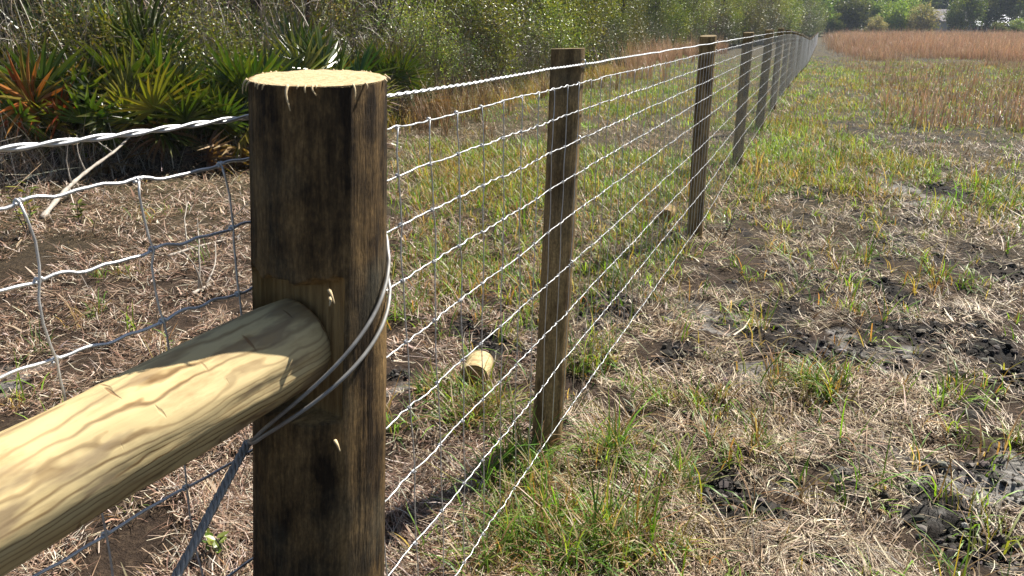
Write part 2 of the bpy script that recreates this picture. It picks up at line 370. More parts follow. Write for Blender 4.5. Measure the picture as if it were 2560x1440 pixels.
def smoothpath(pts, n):
    """Catmull-Rom through pts"""
    p = np.asarray(pts, float); p = np.vstack([2*p[0]-p[1], p, 2*p[-1]-p[-2]]); out = []
    for i in range(1, len(p)-2):
        t = np.linspace(0, 1, n, endpoint=False)[:, None]
        out.append(.5*((2*p[i])+(-p[i-1]+p[i+1])*t+(2*p[i-1]-5*p[i]+4*p[i+1]-p[i+2])*t**2+(-p[i-1]+3*p[i]-3*p[i+1]+p[i+2])*t**3))
    out.append(p[-2][None]); return np.concatenate(out)

def blades(base, az, length, width, lean, bend, col, segs=3, roll=None, tip=.15, twist=0.0, curl=None, tipcol=None):
    """N blades: each a tapering strip starting at base, leaning lean (rad from vertical) towards az, bending by bend along its length"""
    n = len(base); k = segs+1; t = np.linspace(0, 1, k)
    ang = lean[:, None]+bend[:, None]*t[None]
    step = (length/segs)[:, None]
    azs = az[:, None]+(curl[:, None]*t[None] if curl is not None else 0)
    dx = np.sin(ang)*np.cos(azs)*step; dy = np.sin(ang)*np.sin(azs)*step; dz = np.cos(ang)*step
    z0 = np.zeros((n, 1))
    P = np.stack([np.concatenate([z0, np.cumsum(q[:, :-1], 1)], 1) for q in (dx, dy, dz)], -1)+base[:, None]
    ro = az+math.pi/2+(roll if roll is not None else 0)
    sd = np.stack([np.cos(ro), np.sin(ro), np.zeros(n)], -1)[:, None]
    if twist: sd = sd+np.stack([np.zeros((n, k)), np.zeros((n, k)), twist*(t[None]-.3)*np.sign(np.sin(az*7))[:, None]], -1)
    wd = width[:, None]*np.maximum(tip, np.minimum(1, 1.15-t[None]**2))*.5
    V = np.stack([P-sd*wd[..., None], P+sd*wd[..., None]], 2)
    i = (np.arange(n)*k*2)[:, None]+(np.arange(segs)*2)[None]
    f = np.stack([i, i+1, i+3, i+2], -1).reshape(-1, 4)
    c = np.repeat(col[:, None], k*2, 1)
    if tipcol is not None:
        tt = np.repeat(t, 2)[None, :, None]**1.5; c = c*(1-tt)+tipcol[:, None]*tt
    return V.reshape(-1, 3), f, c.reshape(-1, 3)
def pick(pal, n, jit=.18):
    pal = np.asarray(pal, float); c = pal[R.integers(0, len(pal), n)]
    return np.clip(c*(1+R.normal(0, jit, (n, 1)))*(1+R.normal(0, jit*.25, (n, 3))), .004, .9)

# ------------------------------------------------------------------ the ground, one sheet out to the horizon
def make_ground():
    rr = np.concatenate([np.linspace(.25, .9, 14), np.geomspace(.93, 14, 330), np.geomspace(14.4, 200, 70), np.geomspace(230, 2500, 12)])
    core = np.arange(-42, 42, .2); rest = np.concatenate([np.arange(42, 318, 3.0)])
    th = np.radians(np.concatenate([core, rest]))
    nr, na = len(rr), len(th)
    A, B = np.meshgrid(th, rr); x = np.sin(A)*B; y = np.cos(A)*B
    x, y = x.ravel(), y.ravel(); z = ground_h(x, y)
    d = field(DARK, x, y, 3)*(1-sstep(30, 40, np.hypot(x, y))); g = field(GREY, x, y, 4)
    d = np.maximum(d, sstep(.53, .64, fbm(x*5.2, y*5.2, 51, 5))*.85*(x > .4*y-.6))
    md = sstep(4.5, 8, np.hypot(x, y))*(y > 0)
    mb = MB(); i = np.arange(nr-1)[:, None]*na; j = np.arange(na)[None]; k = (j+1) % na
    f = np.stack([i+j, i+k, i+na+k, i+na+j], -1).reshape(-1, 4)[:, ::-1]
    V = np.stack([x, y, z], 1)
    V = np.vstack([V, [[0, 0, 0]]]); c = np.vstack([np.stack([d, g, md], 1), [[0, 0, 0]]])
    cap = np.stack([np.full(na, len(V)-1), (np.arange(na)+1) % na, np.arange(na)], 1)
    mb.add(V, [f, cap], c)
    return tag(mb.build("ground", M['ground'], attr='soil'), kind='structure')
make_ground()
def make_clods():
    n = 260000; u = R.random(n); r = .95*(11/.95)**u; th = np.radians(R.uniform(-42, 42, n)); x = np.sin(th)*r; y = np.cos(th)*r
    gy_ = field(GREY, x, y, 4); d = np.maximum(np.maximum(field(DARK, x, y, 3), .3*gy_), .28*sstep(.53, .64, fbm(x*5.2, y*5.2, 51, 5))*(x > .4*y-.6))
    keep = R.random(n) < d*.75*sstep(.35, .6, fbm(x*8, y*8, 58)); x, y, r, gy_ = x[keep], y[keep], r[keep], gy_[keep]; n = len(x)
    ph = (1+5**.5)/2; ico = np.array([(-1, ph, 0), (1, ph, 0), (-1, -ph, 0), (1, -ph, 0), (0, -1, ph), (0, 1, ph), (0, -1, -ph), (0, 1, -ph), (ph, 0, -1), (ph, 0, 1), (-ph, 0, -1), (-ph, 0, 1)])/1.9
    fc = np.array([(0, 11, 5), (0, 5, 1), (0, 1, 7), (0, 7, 10), (0, 10, 11), (1, 5, 9), (5, 11, 4), (11, 10, 2), (10, 7, 6), (7, 1, 8), (3, 9, 4), (3, 4, 2), (3, 2, 6), (3, 6, 8), (3, 8, 9), (4, 9, 5), (2, 4, 11), (6, 2, 10), (8, 6, 7), (9, 8, 1)])
    sz = np.minimum(.017, R.gamma(1.1, .0036, n)+.0018)*(1+.06*r)
    V = ico[None]*(1+R.normal(0, .24, (n, 12, 1)))*sz[:, None, None]*np.stack([R.uniform(.8, 1.4, n), R.uniform(.8, 1.4, n), R.uniform(.6, 1, n)], 1)[:, None]
    V = V+np.stack([x, y, ground_h(x, y)+sz*.25], 1)[:, None]
    f = (np.arange(n)*12)[:, None, None]+fc[None]
    c = pick([(.022, .019, .016), (.035, .03, .026), (.015, .013, .011), (.06, .053, .046), (.10, .09, .08)], n, .25); c = np.where((gy_ > .5)[:, None], c*2.0, c)
    tag(MB().add(V.reshape(-1, 3), f.reshape(-1, 3), np.repeat(c, 12, 0)).build("soil_clods", M['soil'], smooth=False), "black crumbs and clods of dug soil among the straw", "soil", kind='stuff')

make_clods()

# ------------------------------------------------------------------ posts
def post_shaft(h, r0, r1, seed, name, m, parent, notch=None, tilt=(0, 0), sides=64, rings=120, cracks=0):
    """upright round post in its own space: foot at 0, top at h, buried .3 below"""
    rg = np.random.default_rng(seed)
    zz = np.linspace(-.3, h, rings); aa = np.arange(sides)*2*math.pi/sides
    A, Z = np.meshgrid(aa, zz)
    ph = rg.uniform(0, 6.28, 6)
    r = r0+(r1-r0)*np.clip(Z/h, 0, 1)
    k_ = .45 if cracks else 1.0
    r = r*(1+k_*(.018*np.sin(2*A+ph[0])+.014*np.sin(3*A+ph[1]+Z*1.5)+.008*np.sin(5*A+ph[2]-Z*2.2))+.012*(fbm(np.cos(A)*2+9, Z*3+np.sin(A)*2, seed, 3)-.5)*2)
    r = r+.0022*(fbm(A*12, Z*2.2, seed+5, 3)-.5)
    for q in range(cracks):                                  # seasoning checks: narrow wandering splits
        a_ = rg.uniform(-math.pi, 0) if q < cracks*.7 else rg.uniform(0, math.pi); zc = rg.uniform(.5, h); zl_ = rg.uniform(.08, .38); dp = rg.uniform(.0010, .0024)
        da = (A-a_-.05*np.sin(Z*9+q)-.03*(vnoise(Z*30, Z*0, q)-.5)+math.pi) % (2*math.pi)-math.pi
        r = r-dp*np.exp(-(da/.014)**2)*np.clip(1-np.abs(Z-zc)/zl_, 0, 1)**.5
    bow = .008*np.sin(Z*2.0+ph[3])*(r0/.06)
    x = np.cos(A)*r+bow*.6; y = np.sin(A)*r+bow*.4
    zt = np.where(Z > h-.001, 0, 0)
    Zt = Z+np.clip((Z-(h-.25))/.25, 0, 1)*(tilt[0]*x+tilt[1]*y)
    fresh = np.zeros_like(x)
    if notch is not None:
        nx, ny, zlo, zhi, depth = notch
        q = x*nx+y*ny; ins = sstep(zlo-.002, zlo+.001, Z+.006*(vnoise(A*5, Z*0, seed+1)-.5))*(1-sstep(zhi-.002, zhi+.003, Z+.022*(vnoise(A*7, Z*0, seed)-.5)))
        ps = -x*ny+y*nx; ins = ins*(1-sstep(.056, .059, -ps))*(1-sstep(.082, .085, ps)); cut = np.minimum(q, depth+.0015*(vnoise(A*40, Z*60, seed+2)-.5)); dd = (q-cut)*ins
        x = x-nx*dd; y = y-ny*dd; fresh = np.clip(dd*400, 0, 1)
    mb = MB(); i = np.arange(rings-1)[:, None]*sides; j = np.arange(sides)[None]; k = (j+1) % sides
    f = np.stack([i+j, i+k, i+sides+k, i+sides+j], -1).reshape(-1, 4)
    mb.add(np.stack([x, y, Zt], -1).reshape(-1, 3), [f, np.arange(sides)[::-1]], np.repeat(fresh.reshape(-1, 1), 3, 1))
    shaft = mb.build("shaft", m, parent, attr='fresh')
    # sawn top: rings of a slightly rough disc, its rim proud of the shaft by a millimetre of torn fibre
    rim = np.stack([x[-1], y[-1], Zt[-1]], 1); c = rim.mean(0); nr_ = 22
    tb = MB(); V = []
    for q in range(nr_):
        s = 1.003*(1-q/nr_)
        ring = c+(rim-c)*s; ring[:, 2] += (.001 if q else -.001)+(fbm(ring[:, 0]*90, ring[:, 1]*90, seed+7, 3)-.5)*.0018*(r1/.06)
        V.append(ring)
    V = np.concatenate(V+[c[None]]); i = np.arange(nr_-1)[:, None]*sides
    f = np.stack([i+j, i+k, i+sides+k, i+sides+j], -1).reshape(-1, 4); l = (nr_-1)*sides
    tri = np.stack([l+np.arange(sides), l+(np.arange(sides)+1) % sides, np.full(sides, nr_*sides)], 1)
    tb.add(V, [f, tri]); tb.build("sawn_top", M['endgrain' if cracks else 'oldgrain'], parent)
    return rim
def lean_to(o, foot, top):
    d = (Vector(top)-Vector(foot)).normalized(); o.rotation_mode = 'QUATERNION'; o.rotation_quaternion = Vector((0, 0, 1)).rotation_difference(d)
def staple(parent, p, out, up=(0, 0, 1), s=.02):
    """U staple: two legs into the wood, a crown over the wire"""
    out = np.asarray(out, float); out /= np.linalg.norm(out); up = np.asarray(up, float); p = np.asarray(p, float)
    pts = [p-out*.012+up*s*.5, p+out*.004+up*s*.5, p+out*.0075+up*s*.32, p+out*.0075-up*s*.32, p+out*.004-up*s*.5, p-out*.012-up*s*.5]
    sd = np.cross(out, up)
    v, f = tube(pts, .0019, 6, ref=sd); o = MB().add(v, f).build("staple", M['wire'], parent); return o

# the thick brace post
FOOT = np.array([-.348, .83, float(base_h(0, 0))]); TOP = np.array([-.248, .98, 1.436])
AX = (TOP-FOOT)/np.linalg.norm(TOP-FOOT)
RDIR = np.array([-.559, -.829, 0.0])                       # the rail runs from the post back past the camera's left
thick = empty("brace_post", FOOT, "thick dark round post with a pale sawn top, notched for the peeled rail", "post")
lean_to(thick, FOOT, TOP)
HPOST = float(np.linalg.norm(TOP-FOOT))
qinv = thick.rotation_quaternion.inverted()
nl = qinv @ Vector(RDIR)
zr = 1.098
rim = post_shaft(HPOST, .104, .085, 11, "shaft", M['thick_post'], thick, notch=(nl.x, nl.y, zr-.085, zr+.098, .027), sides=256, rings=480, tilt=(.05, .155), cracks=16)
def splinters(rim, parent):
    n = len(rim); c = rim.mean(0)
    for q in range(30):
        i = R.integers(0, n); o = rim[i]-c; o[2] = 0; o /= np.linalg.norm(o); tt = np.array([-o[1], o[0], 0])
        L = abs(R.normal(.003, .005))+.002
        if q == 0: i = int(np.argmin(rim@np.array([.12, 1, 0]))); o = np.array([0, -1, 0.]); tt = np.array([1., 0, 0]); L = .028
        p = rim[i]+o*.0005
        pts = [p+np.array([0, 0, .001]), p+o*(.003+L*.12)+np.array([0, 0, -L*.35]), p+o*(.002+L*.25)+tt*R.normal(0, .2)*L+np.array([0, 0, -L])]
        v, f = tube(smoothpath(pts, 3), np.linspace(.0022 if L > .02 else .0015, .0006, 7), 5, ref=tt)
        MB().add(v, f).build("splinter", M['splinter'], parent)
splinters(rim, thick)
# small torn chips on the face of the post
Mw = Matrix.LocRotScale(Vector(FOOT), thick.rotation_quaternion, None)
def on_post(zl, ang, extra=0.0):
    r = .108+(.0885-.108)*zl/HPOST; return Vector((math.cos(ang)*(r+extra), math.sin(ang)*(r+extra), zl))
for zl, ang, L, sg in ((1.19, math.radians(-66), .017, 1), (1.18, math.radians(-65), .009, -1), (.985, math.radians(-60), .013, 1)):
    p = np.array(on_post(zl, ang)); o = np.array([math.cos(ang), math.sin(ang), 0]); tt = np.array([-o[1], o[0], 0])*sg
    v, f = tube(smoothpath([p-o*.003, p+o*.004+tt*L*.1+np.array([0, 0, -L*.25]), p+o*.007+tt*L*.3+np.array([0, 0, -L*.9])], 4), np.linspace(.0028, .0008, 9), 5, ref=tt)
    MB().add(v, f).build("splinter", M['splinter'], thick)

# the rail: a peeled pole butted into the notch, out to a second brace post behind the camera
ax_at = FOOT+AX*(zr-FOOT[2])/AX[2]
RL = 2.35
rail = empty("brace_rail", np.array([-.287, .925, zr])-np.array([-.555, -.822, -.097])*.079, "peeled pale yellow pine rail butted into the notch of the thick post", "rail")
rail.rotation_euler = (0, math.radians(6.2), math.atan2(RDIR[1], RDIR[0]))
def make_rail():
    n, sides = 240, 72
    xx = np.concatenate([np.linspace(.079, .62, 180), np.linspace(.63, RL-.08, n-180)]); aa = np.arange(sides)*2*math.pi/sides
    A, X = np.meshgrid(aa, xx)
    r = .0625+.003*np.sin(X*4.2+1)+.0016*np.sin(2*A+X*2)+.0030*(fbm(A*3, X*11, 3, 4)-.5)*2
    # slightly rounded, hewn end
    e = np.clip((X-.079)/.05, 0, 1); r = r*(.90+.10*np.sqrt(1-(1-e)**2))
    # hewn flats from the drawknife
    r = r-.0012*np.abs(np.sin(A*4.5+fbm(X*5, A, 8)*5))
    y = np.cos(A)*r; z = np.sin(A)*r+.004*np.sin(X*2.6)
    mb = MB(); i = np.arange(n-1)[:, None]*sides; j = np.arange(sides)[None]; k = (j+1) % sides
    f = np.stack([i+j, i+k, i+sides+k, i+sides+j], -1).reshape(-1, 4)
    mb.add(np.stack([X, y, z], -1).reshape(-1, 3), [f, np.arange(sides)[::-1], (n-1)*sides+np.arange(sides)])
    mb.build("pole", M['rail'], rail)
make_rail()
bp = FOOT+RDIR*RL; bp2 = np.array([-.316+RDIR[0]*(RL-.0), .915+RDIR[1]*(RL-.0), 0])
back = empty("brace_post", bp2, "second thick round post holding the far end of the peeled rail", "post")
post_shaft(1.45, .1, .09, 12, "shaft", M['thick_post'], back)

# line posts
U = np.array([.3714, .9285, 0.0]); NR = np.array([.9285, -.3714, 0.0])       # along the fence, and towards its camera side
def line_x(d): return .4*d-.794
def gz(p): return float(base_h(p[0], p[1]))
POSTS = []
ordinal = ["", "first", "second", "third", "fourth", "fifth", "sixth"]
for i in range(30):
    d = 2.42+2.93*i
    bx, by = line_x(d), d
    tx, ty = bx, by
    if i == 0: bx, by = .125, 2.40; tx, ty = .176, 2.43
    if i == 1: bx, by = 1.37, 5.36; tx, ty = 1.325, 5.28
    if i > 1: tx += R.normal(0, .02); ty += R.normal(0, .02)
    z0 = gz((bx, by)); h = 1.43+(R.normal(0, .012) if i > 1 else 0)
    r1 = (.0535, .056)[i] if i < 2 else .056+R.normal(0, .002)
    if i == 0: lab = "slim round fence post closest to the thick brace post, two stay wires crossing it"
    elif i == 1: lab = "fence post with bright wire staples, log offcut lying in the grass behind it"
    elif i <= 5: lab = "%s fence post along the wire fence counting from the thick brace post" % ordinal[i+1]
    else: lab = "small round fence post far along the wire fence where it runs downhill"
    p = empty("fence_post", (bx, by, z0), lab, "post", "line posts of the wire fence" if i < 6 else "far line posts of the wire fence")
    lean_to(p, (bx, by, z0), (tx, ty, z0+h))
    near = i < 3
    post_shaft(h, r1*1.05, r1, 100+i, "shaft", M['post'], p, sides=64 if near else 20, rings=120 if near else 24, tilt=((.06, .0) if i == 0 else (.02, .03)))
    POSTS.append((np.array([bx, by, z0]), np.array([tx, ty, z0+h]), r1, p))

# ------------------------------------------------------------------ wires
DROP = [.115, .170, .255, .347, .455, .585, .760, .930, 1.110, 1.350]      # wire heights below 1.5 m, the first is the plain twisted wire
START = dict(zip(DROP, [.115, .170, .255, .347, .455, .580, .715, .865, 1.040, 1.270]))
S0 = np.array([-.324-.01, 1.015-.025, 0])                                      # where the run starts behind the thick post
def run_pts(drop):
    pts = [S0+np.array([0, 0, 1.5-START[drop]])]
    for foot, top, r, o in POSTS:
        zz = foot[2]+1.5-drop; t = (zz-foot[2])/(top[2]-foot[2]); c = foot+(top-foot)*t
        pts.append(c+NR*(r*1.03+.003)+np.array([0, 0, 0]))
    return np.array(pts)
def stepped(pts, near_step=.008, near_len=3.2, mid_step=.02, mid_len=9.5):
    L = np.concatenate([[0], np.cumsum(np.linalg.norm(np.diff(pts, axis=0), axis=1))])
    t = np.unique(np.concatenate([np.arange(0, near_len, near_step), np.arange(near_len, mid_len, mid_step), np.arange(mid_len, L[-1], .4), L]))
    return np.stack([np.interp(t, L, pts[:, k]) for k in range(3)], 1), t
SP, KN0 = .1236, .355
def crimp(t, seed, amp=.0019):
    """tension crimps of a line wire: kinks between the knots"""
    ph = (t-KN0)/SP*2*math.pi
    rg = np.random.default_rng(seed); k = np.clip((t/.03).astype(int), 0, 4000); a = rg.uniform(.5, 1.4, 4001)[k]
    q = np.sin(ph*2+seed)*.6+np.sin(ph*3+seed*2)*.35+np.sin(ph+1+seed)*.4
    return amp*np.sign(q)*np.abs(q)**.7*(.7+.5*np.sin(t*5.3+seed))+amp*3.0*(vnoise(t*9, t*0, seed)-.5)
def sagz(t): return 0
# plain twisted wire on top
tw = empty("twisted_wire", (0, 0, 0), "bright twisted two-strand wire strung above the mesh along the line posts", "wire")
tp = run_pts(DROP[0]); P, T = stepped(tp, .006, 6.0, .02, 9.0)
P[:, 2] += .004*(vnoise(T*6, T*0, 91)-.5)
for ph in (0, math.pi):
    v, f = tube(helix(P, .0018, 17, ph), .0019, 6); MB().add(v, f).build("strand", M['wire'], tw)
# woven mesh
net = empty("woven_wire_fence", (0, 0, 0), "woven wire mesh with close upright stays running along the slim posts into the distance", "fence")
for k, dr in enumerate(DROP[1:]):
    pts = run_pts(dr); P, T = stepped(pts)
    P[:, 2] += crimp(T, k+1)*(1-.6*sstep(6, 12, T)); P += NR*(crimp(T, k+40, .0016))[:, None]
    v, f = tube(P, .0017, 6); MB().add(v, f).build("line_wire", M['wire'], net)
WL = [run_pts(d) for d in DROP[1:]]
def at_len(pts, t):
    L = np.concatenate([[0], np.cumsum(np.linalg.norm(np.diff(pts[:, :2], axis=0), axis=1))]); return np.array([np.interp(t, L, pts[:, k]) for k in range(3)])
def stay(levels, t, rg, far=False, kink=.004, udir=U, nr=NR):
    pts = []; kn = []
    for q, pl in enumerate(levels):
        p = at_len(pl, t); o = rg.normal(0, kink)
        p = p+udir*o*(0 if far else 1)+nr*.003
        if q and not far:
            a = pts[-1]; b = rg.normal(0, kink*1.1)
            for s in (.2, .5, .8): pts.append(a+(p-a)*s+udir*(b*(1-abs(s-.5)))+udir*rg.normal(0, .0008))
        pts.append(p); kn.append(p)
    return np.array(pts), kn
def knot(mb, p, udir=U, nr=NR, r=.0032):
    th = np.linspace(0, 4*math.pi, 15); c = p-nr*.003
    path = c[None]+udir[None]*(np.linspace(-.004, .004, 15))[:, None]+r*(np.cos(th)[:, None]*nr+np.sin(th)[:, None]*np.array([0, 0, 1.]))
    v, f = tube(path, .0015, 5, ref=udir); mb.add(v, f)
rg = np.random.default_rng(5)
far_mb = MB()
tmax = float(np.linalg.norm(np.diff(WL[0][:, :2], axis=0), axis=1).sum())
ks = 0; t = KN0-SP*2
while t < tmax:
    if t > .05:
        if ks < 99:
            pts, kn = stay(WL, t, rg, kink=.0035 if ks < 25 else .0025)
            mb = MB(); v, f = tube(pts, .00135, 5, ref=NR); mb.add(v, f)
            if ks < 45:
                for p in kn: knot(mb, p)
            mb.build("stay_wire", M['stay'], net)
        else:
            pts, kn = stay(WL, t, rg, far=True); v, f = tube(pts[[0, -1]], .0014, 3, ref=NR, caps=False); far_mb.add(v, f)
        ks += 1
    t += SP
tag(far_mb.build("far_stay_wires", M['stay'], net), kind='stuff')

# staples holding each wire to the slim posts
for i in range(4):
    foot, top, r, o = POSTS[i]; inv = Matrix.LocRotScale(Vector(foot), o.rotation_quaternion, None).inverted()
    for dr in DROP:
        p = run_pts(dr)[i+1]; lp = inv @ Vector(p); out = o.rotation_quaternion.inverted() @ Vector(NR-U*.4)
        if i == 0 and dr not in (DROP[0], DROP[3], DROP[6]): continue
        staple(o, np.array(lp)-U*.02, np.array(out), s=.024)

# left run: behind the thick post, towards the camera
LV = np.array([-.514, -.857, 0.0]); L0 = np.array([-.336, 1.015, 0.0]); LN = np.array([.857, -.514, 0])
def left_pts(drop): return np.array([L0+LV*0+np.array([0, 0, 1.5-drop]), L0+LV*1.2+np.array([0, 0, 1.5-drop]), L0+LV*2.25+np.array([0, 0, 1.5-drop])])
tw2 = empty("twisted_wire", (0, 0, 0), "bright twisted wire above the mesh on the rail's side of the thick post", "wire")
P = resample(left_pts(DROP[0]), .006); tt = np.arange(len(P))*.006
P[:, 2] += .004*(vnoise(tt*5, tt*0, 3)-.5)
for ph in (0, math.pi):
    v, f = tube(helix(P, .0019, 12, ph), .0021, 8); MB().add(v, f).build("strand", M['wire'], tw2)
net2 = empty("woven_wire_fence", (0, 0, 0), "woven wire mesh behind the peeled rail, its wires partly in the thick post's shadow", "fence")
LL = [left_pts(d) for d in DROP[1:]]
for k, dr in enumerate(DROP[1:]):
    P = resample(left_pts(dr), .008); tt = np.arange(len(P))*.008
    P[:, 2] += crimp(tt+.2, k+11, .0024); v, f = tube(P, .0021, 8); MB().add(v, f).build("line_wire", M['wire'], net2)
for q in range(-0, 18):
    t = .073+q*.1225
    pts, kn = stay(LL, t, rg, kink=.0035, udir=LV, nr=LN); mb = MB(); v, f = tube(pts, .0015, 6, ref=LN); mb.add(v, f)
    for p in kn: knot(mb, p, LV, LN)
    mb.build("stay_wire", M['stay'], net2)

# ------------------------------------------------------------------ brace cable looped round the thick post
def post_surface(z, ang, extra):
    c = FOOT+AX*(z-FOOT[2])/AX[2]; r = .108+(.0885-.108)*(z-FOOT[2])/HPOST
    return c+np.array([math.cos(ang), math.sin(ang), 0])*(r+extra)
brace = empty("brace_cable", (0, 0, 0), "steel cable looped slantwise round the thick post and twisted below the rail", "cable")
def loop_strand(zr_, zl_, ang0, ang1, e=.004):
    pts = []
    for s in np.linspace(0, 1, 14):
        a = ang0+(ang1-ang0)*s; z = zr_+(zl_-zr_)*(s**1.05); pts.append(post_surface(z, a, e+.006*math.sin(math.pi*s)))
    return pts
P1 = np.array([-.366, .895, .955]); P2 = np.array([-.403, .72, 1.5-.6235]); DIR = (P2-P1)
tailp = [P1, P1+DIR*.5, P2, P1+DIR*2.2+np.array([-.01, 0, 0]), P1+DIR*4.5+np.array([-.07, 0, .0]), np.array([bp2[0]+.16, bp2[1]+.05, .12])]
a0 = math.radians(12); a1 = math.radians(-128)
for k, (zz, ex) in enumerate(((1.205, .004), (1.16, .006))):
    up = [post_surface(1.235-.05*k, math.radians(75), .004), post_surface(1.225-.05*k, math.radians(40), .009)]
    pts = up+loop_strand(zz, .985-.006*k, a0, a1, ex)
    path = smoothpath(pts+[P1], 8)
    v, f = tube(path, .0026, 8, ref=(0.03, .02, 1)); MB().add(v, f).build("wire_strand", M['cable'], brace)
tp_ = resample(smoothpath(tailp, 14), .004)
for q in range(4):
    v, f = tube(helix(tp_, .0036, 24, q*math.pi/2), .0028, 8); MB().add(v, f).build("wire_strand", M['cable'], brace)

# loose wire lying in loops on the straw beneath the rail
cxy = np.array(G(170, 1180)); e = np.array(G(290, 1262)); rad_ = np.linalg.norm(e-cxy)
mb = MB()
for q in range(4):
    a = np.linspace(0, 2*math.pi, 60); rr_ = rad_*(1+.035*(q-1.5)); x = cxy[0]+np.cos(a)*rr_+.01*q; y = cxy[1]+np.sin(a)*rr_*(.97+.02*q)
    z = ground_h(x, y)+.03+.012*q+.015*np.sin(a*2+q); v, f = tube(np.stack([x, y, z], 1), .0018, 6); mb.add(v, f)
tag(mb.build("wire_coil", M['wire']), "loose coil of thin silver wire on straw beneath the peeled rail", "wire")

# ------------------------------------------------------------------ log offcuts
def offcut(px, py, r, L, rot, tilt, label, m='rail'):
    x, y = G(px, py); o = empty("log_offcut", (x, y, float(ground_h(np.array([x]), np.array([y]))[0])+r*.85), label, "log")
    o.rotation_euler = (tilt, 0, rot); n, s = 30, 48
    A, Y = np.meshgrid(np.arange(s)*2*math.pi/s, np.linspace(0, L, n)); rr = r*(1+.03*np.sin(2*A+1)+.02*np.sin(3*A))
    i = np.arange(n-1)[:, None]*s; j = np.arange(s)[None]; k = (j+1) % s
    MB().add(np.stack([np.cos(A)*rr, Y, np.sin(A)*rr], -1).reshape(-1, 3), [np.stack([i+j, i+k, i+s+k, i+s+j], -1).reshape(-1, 4)], (.6, .6, .6)).build("log", M[m], o)
    for yy, flip in ((-.001, 1), (L+.001, -1)):
        mb = MB(); V = []
        for q in range(10):
            w_ = (1-q/10)*1.0; V.append(np.stack([np.cos(A[0])*rr[0]*w_, np.full(s, yy)+.002*flip*(vnoise(np.cos(A[0])*w_*9, np.sin(A[0])*w_*9, 4)-.5), np.sin(A[0])*rr[0]*w_], 1))
        V = np.concatenate(V+[np.array([[0, yy, 0]])]); i = np.arange(9)[:, None]*s
        f = np.stack([i+j, i+k, i+s+k, i+s+j], -1).reshape(-1, 4)[:, ::flip]; tri = np.stack([9*s+np.arange(s), 9*s+(np.arange(s)+1) % s, np.full(s, 10*s)], 1)[:, ::flip]
        e_ = mb.add(V.reshape(-1, 3), [f, tri]).build("sawn_end", M['cut_end'], o)
def cut_end():
    m, nt, b = mat("ringed_log_end"); tc = N(nt, "ShaderNodeTexCoord"); mp = mapping(nt, tc.outputs['Object'], (1, .01, 1), (-.008, 0, .012))
    wv = N(nt, "ShaderNodeTexWave", wave_type='RINGS', rings_direction='Y', inp={'Scale': 17, 'Distortion': 1.2, 'Detail': 2}); nt.links.new(mp.outputs[0], wv.inputs[0])
    ln = N(nt, "ShaderNodeVectorMath", operation='LENGTH'); nt.links.new(mp.outputs[0], ln.inputs[0])
    c = ramp(nt, [(0, (.36, .24, .11)), (1, (.2, .12, .05))], wv.outputs[1]).outputs[0]
    c = mix(nt, ramp(nt, [(.02, (1, 1, 1)), (.032, (0, 0, 0))], ln.outputs['Value']).outputs[0], c, (.35, .16, .06))
    nt.links.new(c, b.inputs['Base Color']); b.inputs['Roughness'].default_value = .85; return m
M['cut_end'] = cut_end()
offcut(1186, 958, .060, .13, math.radians(-10), math.radians(6), "short pale log offcut with ringed end in front of dark soil")
offcut(1662, 560, .058, .16, math.radians(-22), math.radians(4), "short log offcut half hidden in green grass beyond the fence", 'post')

